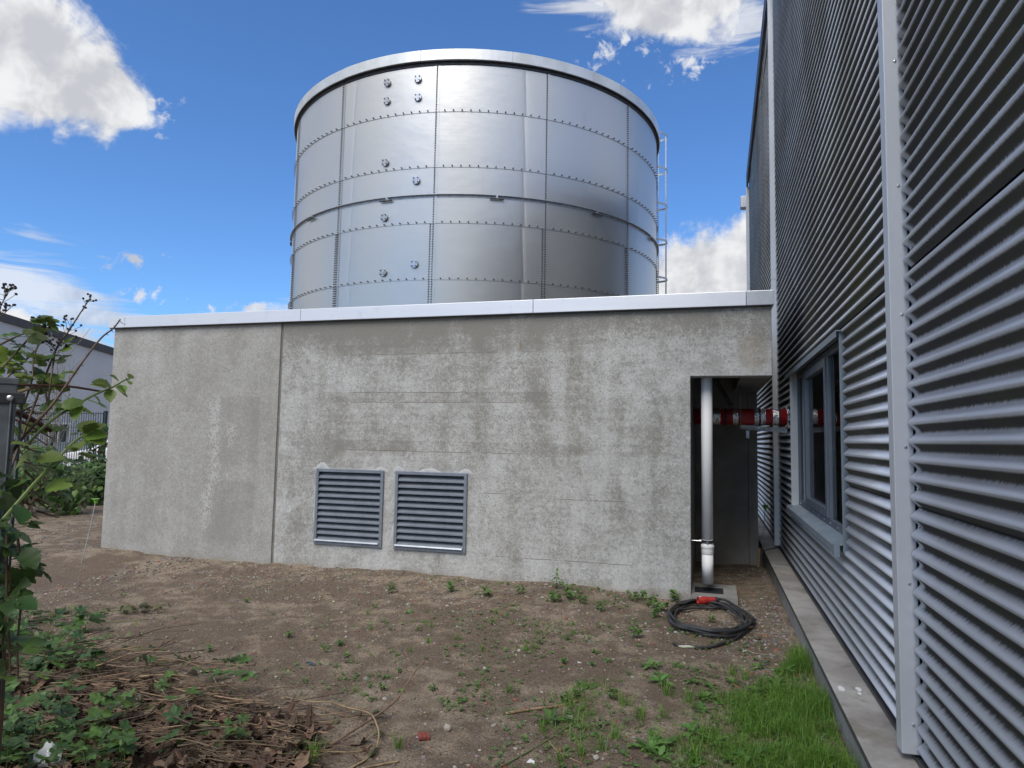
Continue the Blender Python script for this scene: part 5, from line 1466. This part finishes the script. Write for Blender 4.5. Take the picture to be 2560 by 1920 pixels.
stick('cut_cane', [(690, 1872), (850, 1873), (905, 1870), (930, 1856)], MT['cane_dry'], .003, .004, 'thin tan cane lying inside the hooked cane')
stick('cut_cane', [(905, 1920), (960, 1910), (998, 1900)], MT['cane_dry'], .0045, .005, 'short tan cane piece near the ribbed tile')
stick('dry_stick', [(1264, 1783), (1330, 1772), (1395, 1764), (1444, 1759)], MT['cane_dry'], .0085, .0075, 'thick straight dry stick lying on soil before the grass', lift=.010)
stick('green_stem', [(1215, 1930), (1300, 1886), (1371, 1850), (1420, 1824), (1449, 1806)], MT['cane_green'], .0036, .003, 'long yellow green stem lying diagonally on the soil')
stick('dry_stick', [(1371, 1850), (1395, 1876), (1454, 1904)], MT['cane_dry'], .0025, .002, 'thin tan twig forking from the yellow green stem')
stick('dry_stick', [(1868, 1625), (1890, 1633), (1935, 1637)], MT['cane_grey'], .006, .004, 'whitish short stick near the plinth rubble')
stick('dry_stick', [(520, 1710), (590, 1610), (640, 1580), (700, 1557), (770, 1566)], MT['cane_grey'], .0022, .0015, 'long thin pale stem arching over the cuttings to open soil', knots=False, lift=.03)
stick('cut_cane', [(300, 1651), (420, 1640), (510, 1628)], MT['cane_brown'], .005, .0035, 'brown cane with upright side shoot at the edge of the cuttings')
stick('cut_cane', [(380, 1645), (500, 1656), (620, 1661), (640, 1656)], MT['cane_dry'], .0045, .003, 'long straight tan cane along the back of the cuttings')
GA, GB = 'cut canes heaped at the left', 'tan cut cane lying in the heap of cuttings'
GC, GD = 'brown twigs heaped at the left', 'dark brown twig lying in the heap of cuttings'
for i in range(210):
    px, py = R(-40, 760), R(1610, 1915)
    if py < 1610 + max(0, px-260)*.42: continue
    L = R(70, 240); a = random.gauss(-.10, .35)
    x1, y1 = px+L*math.cos(a), py+L*math.sin(a)*.45
    bow = R(-14, 14); lift = R(.015, .11) if px < 560 else R(.004, .05)
    dry = R(0, 1) < .40
    stick('cut_cane' if dry else 'twig', [(px, py), ((px+x1)/2, (py+y1)/2+bow), (x1, y1)], MT['cane_dry'] if dry else MT['cane_brown'], R(.0022, .0052), R(.0018, .0035), GB if dry else GD, 'stick', GA if dry else GC, lift, knots=R(0, 1) < .5)
for i in range(12):
    px, py = R(420, 760), R(1740, 1900)
    L = R(40, 130); a = R(0.6, 2.4)
    stick('twig', [(px, py), (px+L*.5*math.cos(a)+R(-6, 6), py-L*.5*math.sin(a)*.6), (px+L*math.cos(a), py-L*math.sin(a)*.6, R(.02, .12))], random.choice((MT['cane_grey'], MT['cane_brown'])), R(.002, .004), .0018, GD if 0 else 'thin twig sticking up out of the heap of cuttings', 'stick', 'twigs sticking up from the heap', .01, False)

def lay(meshes, px, py, s, name, label, cat, group, lift=(.005, .03), tilt=.5):
    p = on_z(px, py, 0.0)
    o = bpy.data.objects.new(name, random.choice(meshes)); COL.objects.link(o)
    o.location = (p.x, p.y, gz(p.x, p.y) + R(*lift)); o.rotation_euler = (R(-tilt, tilt), R(-tilt, tilt), R(0, 6.28)); o.scale = (s, s, s)
    return tag(o, label, cat, group)
n = 0
while n < 150:
    px, py = R(-30, 790), R(1700, 1935)
    if py < 1715 + max(0, px-180)*.20: continue
    dens = .35 + (.65 if 440 < px < 720 and py > 1800 else 0) + (.3 if px < 330 and 1730 < py < 1800 else 0)
    if R(0, 1) > dens: continue
    zone = ('curled brown dead leaf in the drift before the hooked cane', 'dead leaves in the drift') if px > 430 and py > 1795 else (('brown dead leaf among green seedlings near the plastic bag', 'dead leaves by the bag') if py > 1810 else ('brown dead leaf between cut canes behind the green seedlings', 'dead leaves between the canes'))
    lay(L_DEAD, px, py, R(.65, 1.1), 'dead_leaf', zone[0], 'dead leaf', zone[1], (.008, .035), .4); n += 1
n = 0
while n < 120:
    px, py = R(-20, 620), R(1520, 1900)
    if py < 1545 + max(0, px-300)*.55 - (40 if px < 380 else 0): continue
    zone = ('limp grey green wilted leaf beside the leafy weeds at the post', 'wilted leaves beside the post') if px < 240 and py < 1700 else (('limp wilted leaf among the dead brown leaves', 'wilted leaves among dead leaves') if py > 1760 else ('limp grey green wilted leaf on the middle of the cane heap', 'wilted leaves on the canes'))
    lay(L_WILT, px, py, R(.7, 1.2), 'wilted_leaf', zone[0], 'leaf', zone[1], (.006, .05), .9); n += 1
for px, py in ((905, 1800), (918, 1848), (965, 1836), (940, 1812), (830, 1790), (850, 1800), (915, 1862), (886, 1890), (950, 1880), (835, 1815), (925, 1795)):
    lay(L_WILT+L_DEAD[:2], px, py, R(.8, 1.1), 'wilted_leaf', 'limp wilted leaf caught by the hooked cane', 'leaf', 'wilted leaves by the hooked cane', (.004, .02), .6)
for i in range(46):     # wilted runner along the back edge
    t = R(0, 1); lay(L_WILT, 90+330*t, 1556-34*t+R(-9, 9), R(.8, 1.2), 'wilted_leaf', 'wilted leaf on the cut runner at the back of the heap', 'leaf', 'wilted leaves on the runner', (.01, .05), .8)
stick('cut_runner', [(60, 1572), (180, 1554), (300, 1532), (390, 1520)], MT['cane_green'], .005, .003, 'green cut runner with wilted leaves at the back of the heap', lift=.03)
stick('cut_runner', [(190, 1566), (290, 1560), (370, 1555)], MT['cane_green'], .004, .003, 'second shorter green runner just below the wilted one', lift=.015)

# fine dry straw matted through the heap
sm_ = MB()
for i in range(1500):
    px, py = random.gauss(330, 240), R(1620, 1925)
    if py < 1625 + max(0, px-240)*.42 or px > 900: continue
    L = R(25, 120); a = random.gauss(-.08, .45)
    q = ground_pts([(px, py), (px+L*math.cos(a), py+L*math.sin(a)*.45)], R(.004, .06))
    mid_ = (q[0]+q[1])/2 + Vector((R(-.02, .02), R(-.02, .02), R(-.005, .02)))
    sm_.tube([q[0], mid_, q[1]], R(.0010, .0024), 4, cap=False)
tag(obj('straw', sm_, MT['straw'] if 'straw' in MT else MT.setdefault('straw', plain('matted_straw', (0.22, 0.155, 0.10), (0.085, 0.058, 0.042), 5, .8))), 'matted dry straw and thin stems spread through the cuttings heap', 'straw', kind='stuff')

lt_ = MB()  # leaf litter, its colour darkened to give the shadows between the cuttings
dm = [lobed(R(.035, .06), i+50, R(.3, .8), 3) for i in range(5)] + [leaflet(.07, .018, 4, 0, .8, .5, 0, i) for i in range(3)]
k_ = 0
while k_ < 1100:
    px, py = R(-60, 800), R(1640, 1950)
    if py < 1655 + max(0, px-220)*.26: continue
    p = on_z(px, py, 0.0); k_ += 1
    merge(lt_, random.choice(dm), Matrix.Translation((p.x, p.y, gz(p.x, p.y)+R(.003, .028))) @ Matrix.Rotation(R(0, 6.28), 4, 'Z') @ Matrix.Rotation(R(-.7, .7), 4, 'X') @ Matrix.Rotation(R(-.6, .6), 4, 'Y') @ Matrix.Scale(R(.6, 1.2), 4))
tag(obj('leaf_litter', lt_, leaf_mat('shadow_dark_litter', (0.085, 0.055, 0.038), (0.115, 0.080, 0.055), .8, .05, .45)), 'brown crumbled leaf litter under the cuttings heap, darkened for the shadows between', 'leaf litter', kind='stuff')

# living green leaves growing through the heap
iv = plant('leafy_seedlings', 'bright green lobed seedlings growing through the heap of cuttings', 'weed', (-2.9, 3.2, 0))
stm = MB()
spots = []
def sprout(px, py, h):
    p = on_z(px, py, 0.0); g = gz(p.x, p.y)
    spots.append((Vector((p.x, p.y, g)), h))
n = 0
while n < 95:
    px, py = R(-30, 620), R(1560, 1925)
    if py < 1570 + max(0, px-200)*.62: continue
    if not (px < 170 or py > 1840) and R(0, 1) < .72: continue
    if px > 330 and R(0, 1) < .6: continue
    sprout(px, py, R(.03, .13)); n += 1
for px, py in ((500, 1710), (560, 1705), (590, 1700), (630, 1690), (520, 1730), (540, 1745), (480, 1770), (470, 1830), (440, 1760), (600, 1735)): sprout(px, py, R(.08, .16))
for i in range(70): sprout(R(-60, 330), R(1800, 1960), R(.05, .24))
tops = []
for b, h in spots:
    e = b + Vector((R(-.04, .04), R(-.04, .04), h)); stm.tube([b-Vector((0, 0, .01)), b.lerp(e, .5), e], .0015, 4, cap=False); tops.append(e)
ivs = tag(obj('stems', stm, MT['cane_green'], iv), None, None, kind='stuff')
for i, e in enumerate(tops):
    for k in range(random.choice((1, 2, 2))):
        if i > 170 and k: continue
        far = i % 3 == 0
        put_leaf(ivs, L_LOBE_D if far else L_LOBE, e + Vector((R(-.012, .012), R(-.012, .012), R(-.02, .01))), Vector((R(-1, 1), R(-1, 1), R(-.25, .2))), R(.65, 1.25))
iv2 = plant('leafy_weeds', 'dark green leafy weeds crowding the foot of the fence post', 'weed', (-4.2, 4.6, 0))
stm = MB(); tops = []
n = 0
while n < 130:
    px, py = R(-60, 235), R(1535, 1700)
    if py < 1540 + max(0, px-60)*.25: continue
    p = on_z(px, py, 0.0); b = Vector((p.x, p.y, gz(p.x, p.y))); e = b + Vector((R(-.05, .05), R(-.05, .05), R(.04, .17)))
    stm.tube([b-Vector((0, 0, .01)), e], .0018, 4, cap=False); tops.append(e); n += 1
s2 = tag(obj('stems', stm, MT['cane_green'], iv2), None, None, kind='stuff')
for e in tops: put_leaf(s2, L_LOBE_D if R(0, 1) < .5 else L_LOBE, e, Vector((R(-1, 1), R(-1, 1), R(-.3, .25))), R(.8, 1.4))

def bag(px, py, s, label, h):
    p = on_z(px, py, 0.0); mb = MB(); n, m = 18, 9
    rr = random.Random(px)
    for j in range(m+1):
        t = j/m
        for k in range(n):
            a = 2*PI*k/n; r = s*(1.0-t**1.7*.85)*rr.uniform(.78, 1.18); z = h*t*rr.uniform(.85, 1.1)
            mb.v.append((math.cos(a)*r, math.sin(a)*r*.7, z))
    for j in range(m):
        for k in range(n): mb.f.append((j*n+k, j*n+(k+1) % n, (j+1)*n+(k+1) % n, (j+1)*n+k))
    mb.f.append(tuple(m*n+k for k in range(n)))
    o = obj('plastic_bag', mb, MT['film'], smooth=True); o.location = (p.x, p.y, gz(p.x, p.y)-.005); o.rotation_euler = (0, 0, R(0, 6))
    tag(o, label, 'plastic bag')
def film():
    m, t = new_mat('translucent_film')
    p = t.principled((.62, .65, .67), .25, 0); tr = t.add('ShaderNodeBsdfTransparent'); mxs = t.add('ShaderNodeMixShader'); mxs.inputs[0].default_value = .35
    t.l.new(p.outputs[0], mxs.inputs[1]); t.l.new(tr.outputs[0], mxs.inputs[2]); t.out(mxs)
    return m
MT['film'] = film()
bag(120, 1905, .105, 'crumpled clear plastic bag between the green leaves', .13)
bag(262, 1895, .045, 'small white plastic wrapper under the leaves by the bag', .05)

# ------------------------------------------------------------------ grass and weeds
def blade(mb, x, y, z, h, a, lean, wd):
    dx_, dy_ = math.cos(a), math.sin(a); px_, py_ = -dy_*wd, dx_*wd
    p1 = (x+dx_*lean*.3*h, y+dy_*lean*.3*h, z+h*.6); p2 = (x+dx_*lean*h, y+dy_*lean*h, z+h*(1-.35*lean))
    mb.add([(x-px_, y-py_, z-.006), (x+px_, y+py_, z-.006), (p1[0]+px_*.75, p1[1]+py_*.75, p1[2]), (p1[0]-px_*.75, p1[1]-py_*.75, p1[2]), p2], [(0, 1, 2, 3), (3, 2, 4)])
def grass_density(x, y):
    edge = 0.66-x                        # distance from the plinth
    w_ = 0.10 + 0.70*float(sst(5.75-y, 0.0, 1.7)) + .25*float(sst(4.2-y, 0, 1.2))
    d = 1 - float(sst(edge, w_*.45, w_*1.15))
    d *= float(sst(5.95-y, 0.0, .4))
    k = float(vnoise(x*5+3, y*5)) + .6*float(vnoise(x*13+3, y*13+8))
    d = d*max(.06, min(1.2, .62+1.7*k))
    extra = max(0.0, float(vnoise(x*2.6+11, y*2.6+5))-.12)*2.2*float(sst(4.9-y, 0, .9))*float(sst(x, -1.7, -.4))
    return d + extra*.55
rnd = random.Random(3)
mb = MB(); n = 0
while n < 22000:
    x, y = rnd.uniform(-1.5, .668), rnd.uniform(2.9, 6.0)
    d = grass_density(x, y)
    if rnd.random() > d: continue
    n += 1
    h = (.025+.085*rnd.random()**1.8)*(.55+.6*min(1, d)) * (1.35 if x > .45 else 1) * (1.7 if rnd.random() < .10 else 1)
    blade(mb, x, y, gz(x, y), h, rnd.uniform(0, 6.28), rnd.uniform(.2, 1.35), rnd.uniform(.0008, .0022))
tag(obj('grass', mb, MT['grass']), 'fresh green grass patch growing along the hall plinth', 'grass', kind='stuff')
mb = MB(); n = 0
while n < 1500:
    x, y = rnd.uniform(-1.3, .668), rnd.uniform(2.9, 6.0)
    if rnd.random() > grass_density(x, y): continue
    n += 1
    blade(mb, x, y, gz(x, y), rnd.uniform(.03, .09), rnd.uniform(0, 6.28), rnd.uniform(.5, 1.5), rnd.uniform(.0007, .0014))
tag(obj('dry_grass', mb, MT['straw']), 'withered straw coloured blades mixed into the grass patch', 'grass', kind='stuff')
# clover and seedlings too small to count
sl_ = leaflet(.014, .006, 2, 0, .2, .2); cl_mb = MB(); n = 0
while n < 2900:
    if n < 1500:
        x, y = rnd.uniform(-1.3, .66), rnd.uniform(3.0, 5.9)
        if rnd.random() > grass_density(x, y)*1.1: continue
    else:
        x, y = rnd.uniform(-4.5, .4), rnd.uniform(3.0, 7.25)
        k = float(vnoise(x*2.2+31, y*2.2+17))+.5
        right = float(sst(x, -3.6, -1.2))
        if k < .66-.14*right or rnd.random() > .25+.75*right: continue
    if not in_yard(x, y): continue
    n += 1; z = gz(x, y); s = rnd.uniform(.6, 1.7); a0 = rnd.uniform(0, 6.28)
    for q in range(rnd.choice((3, 4, 5))):
        M = Matrix.Translation((x, y, z+rnd.uniform(.002, .022))) @ Matrix.Rotation(a0+q*1.6+rnd.uniform(-.3, .3), 4, 'Z') @ Matrix.Rotation(rnd.uniform(-.1, .7), 4, 'X') @ Matrix.Scale(s, 4)
        merge(cl_mb, sl_, M)
tag(obj('clover', cl_mb, MT['weed']), 'tiny seedlings and clover dotted over the soil', 'ground cover', kind='stuff')

def proto_tuft(seed, nb=26, h=.075):
    r = random.Random(seed); m = MB()
    for i in range(nb):
        blade(m, r.gauss(0, .012), r.gauss(0, .012), 0, h*r.uniform(.5, 1.2), r.uniform(0, 6.28), r.uniform(.3, 1.0), r.uniform(.0010, .0020))
    return m.mesh('grass_tuft')
def proto_rosette(seed, nl=9, L=.07):
    r = random.Random(seed); m = MB()
    for i in range(nl):
        lf = leaflet(L*r.uniform(.6, 1.1), L*.17, 7, .22, .25, r.uniform(.1, .5), .01, seed+i)
        merge(m, lf, Matrix.Translation((0, 0, .004)) @ Matrix.Rotation(6.28*i/nl+r.uniform(-.3, .3), 4, 'Z') @ Matrix.Rotation(r.uniform(.15, .85), 4, 'X'))
    return m.mesh('weed', True)
def proto_bushy(seed, ns=6, h=.09):
    r = random.Random(seed); m = MB()
    for i in range(ns):
        a = r.uniform(0, 6.28); e = Vector((math.cos(a)*h*r.uniform(.2, .7), math.sin(a)*h*r.uniform(.2, .7), h*r.uniform(.5, 1.0)))
        m.tube([(0, 0, -.005), tuple(e)], .0012, 4, cap=False)
        for k in range(5):
            p = e*r.uniform(.35, 1.0)
            merge(m, leaflet(.028*r.uniform(.7, 1.2), .011, 5, .1, .2, .3, .004, seed+k), Matrix.Translation(p) @ rot_to(Vector((r.uniform(-1, 1), r.uniform(-1, 1), r.uniform(-.2, .6))), r.uniform(-.6, .6)))
    return m.mesh('weed', True)
def proto_upright(seed, h=.17):
    r = random.Random(seed); m = MB(); m.tube([(0, 0, -.01), (.006, 0, h*.5), (.002, .004, h)], [.003, .0025, .0012], 5)
    for k in range(9):
        z = h*(.12+.86*k/8); sc = 1.0-.55*abs(k/8-.35)
        for sd in (0, PI):
            M = Matrix.Translation((.004, 0, z)) @ Matrix.Rotation(k*1.45+sd, 4, 'Z') @ Matrix.Rotation(.35-.5*(k/8), 4, 'X')
            merge(m, leaflet(.055*sc, .014*sc, 6, .08, .2, .5, .008, seed+k), M)
    return m.mesh('weed', True)
PT = [proto_tuft(i) for i in range(4)]
PRS = [proto_rosette(i*7) for i in range(4)]
PB = [proto_bushy(i*5) for i in range(4)]
for me in PT: me.materials.append(MT['grass'])
for me in PRS + PB: me.materials.append(MT['weed'])
def plant_at(me, p, s, name, label, cat, group=None):
    o = bpy.data.objects.new(name, me); COL.objects.link(o)
    o.location = (p.x, p.y, gz(p.x, p.y)); o.rotation_euler = (R(-.1, .1), R(-.1, .1), R(0, 6.28)); o.scale = (s, s, s)
    return tag(o, label, cat, group)
up = proto_upright(5); up.materials.append(MT['weed'])
plant_at(up, on_z(1392, 1484, 0.0), 1.25, 'weed', 'upright leafy weed growing at the foot of the concrete wall', 'weed')
dn = proto_rosette(99, 6, .12); dn.materials.append(MT['leaf'])
plant_at(dn, on_z(1375, 1806, 0.0), 1.0, 'dandelion', 'dandelion rosette between the dry stick and the grey stone', 'dandelion')
for px, py, s in ((980, 1486, 1.1), (1128, 1485, 1.3), (1215, 1495, 1.2), (1300, 1496, 1.0), (1385, 1510, 1.5), (1420, 1505, 1.7), (1455, 1515, 1.3), (1500, 1530, 1.2), (1580, 1505, 1.2), (1620, 1515, 1.8), (1650, 1525, 1.7), (1690, 1500, 1.6), (1640, 1540, 1.3), (1600, 1500, 1.1), (1590, 1590, 1.1), (1780, 1550, .8)):
    plant_at(random.choice(PB), on_z(px, py, 0.0), s*R(.9, 1.1), 'weed', 'small bushy weed along the foot of the concrete wall', 'weed', 'bushy weeds by the wall foot')
n = 0
while n < 58:
    px, py = R(880, 1600), R(1490, 1760)
    if R(0, 1) > .35 + .65*(px-880)/720: continue
    k = R(0, 1)
    if k < .45: plant_at(random.choice(PB), on_z(px, py, 0.0), R(.35, .75), 'weed', 'small leafy weed seedling on the open soil', 'weed', 'weed seedlings on the soil')
    elif k < .75: plant_at(random.choice(PRS), on_z(px, py, 0.0), R(.4, .8), 'weed', 'small flat weed rosette on the open soil', 'weed', 'weed rosettes on the soil')
    else: plant_at(random.choice(PT), on_z(px, py, 0.0), R(.5, .9), 'grass_tuft', 'small grass tuft on the open soil', 'grass', 'grass tufts on the soil')
    n += 1
for i in range(30):
    px, py = R(150, 900), R(1480, 1800)
    if py > 1560 + px*.2: continue
    plant_at(random.choice(PT+PB), on_z(px, py, 0.0), R(.35, .75), 'weed', 'tiny weed on the stony soil left of the louvres', 'weed', 'tiny weeds on the stony soil')
for px, py in ((992, 1868), (790, 1885), (770, 1905), (1670, 1745), (1720, 1760), (1560, 1770), (1600, 1800), (1660, 1800), (1500, 1880), (1450, 1890), (1400, 1900), (1540, 1850), (1640, 1860), (1700, 1850), (1740, 1900), (1800, 1880), (1360, 1830), (1900, 1720), (1860, 1700), (1830, 1690)):
    plant_at(random.choice(PT), on_z(px, py, 0.0), R(1.0, 1.7), 'grass_tuft', 'loose grass tuft at the edge of the grass patch', 'grass', 'grass tufts round the grass patch')
for i in range(44):
    px, py = R(1620, 2090), R(1660, 1915)
    if px > 1990 + (py-1640)*.30: continue
    plant_at(random.choice(PRS), on_z(px, py, 0.0), R(.7, 1.5), 'weed', 'broad-leaved weed rosette inside the grass patch', 'weed', 'weed rosettes in the grass')
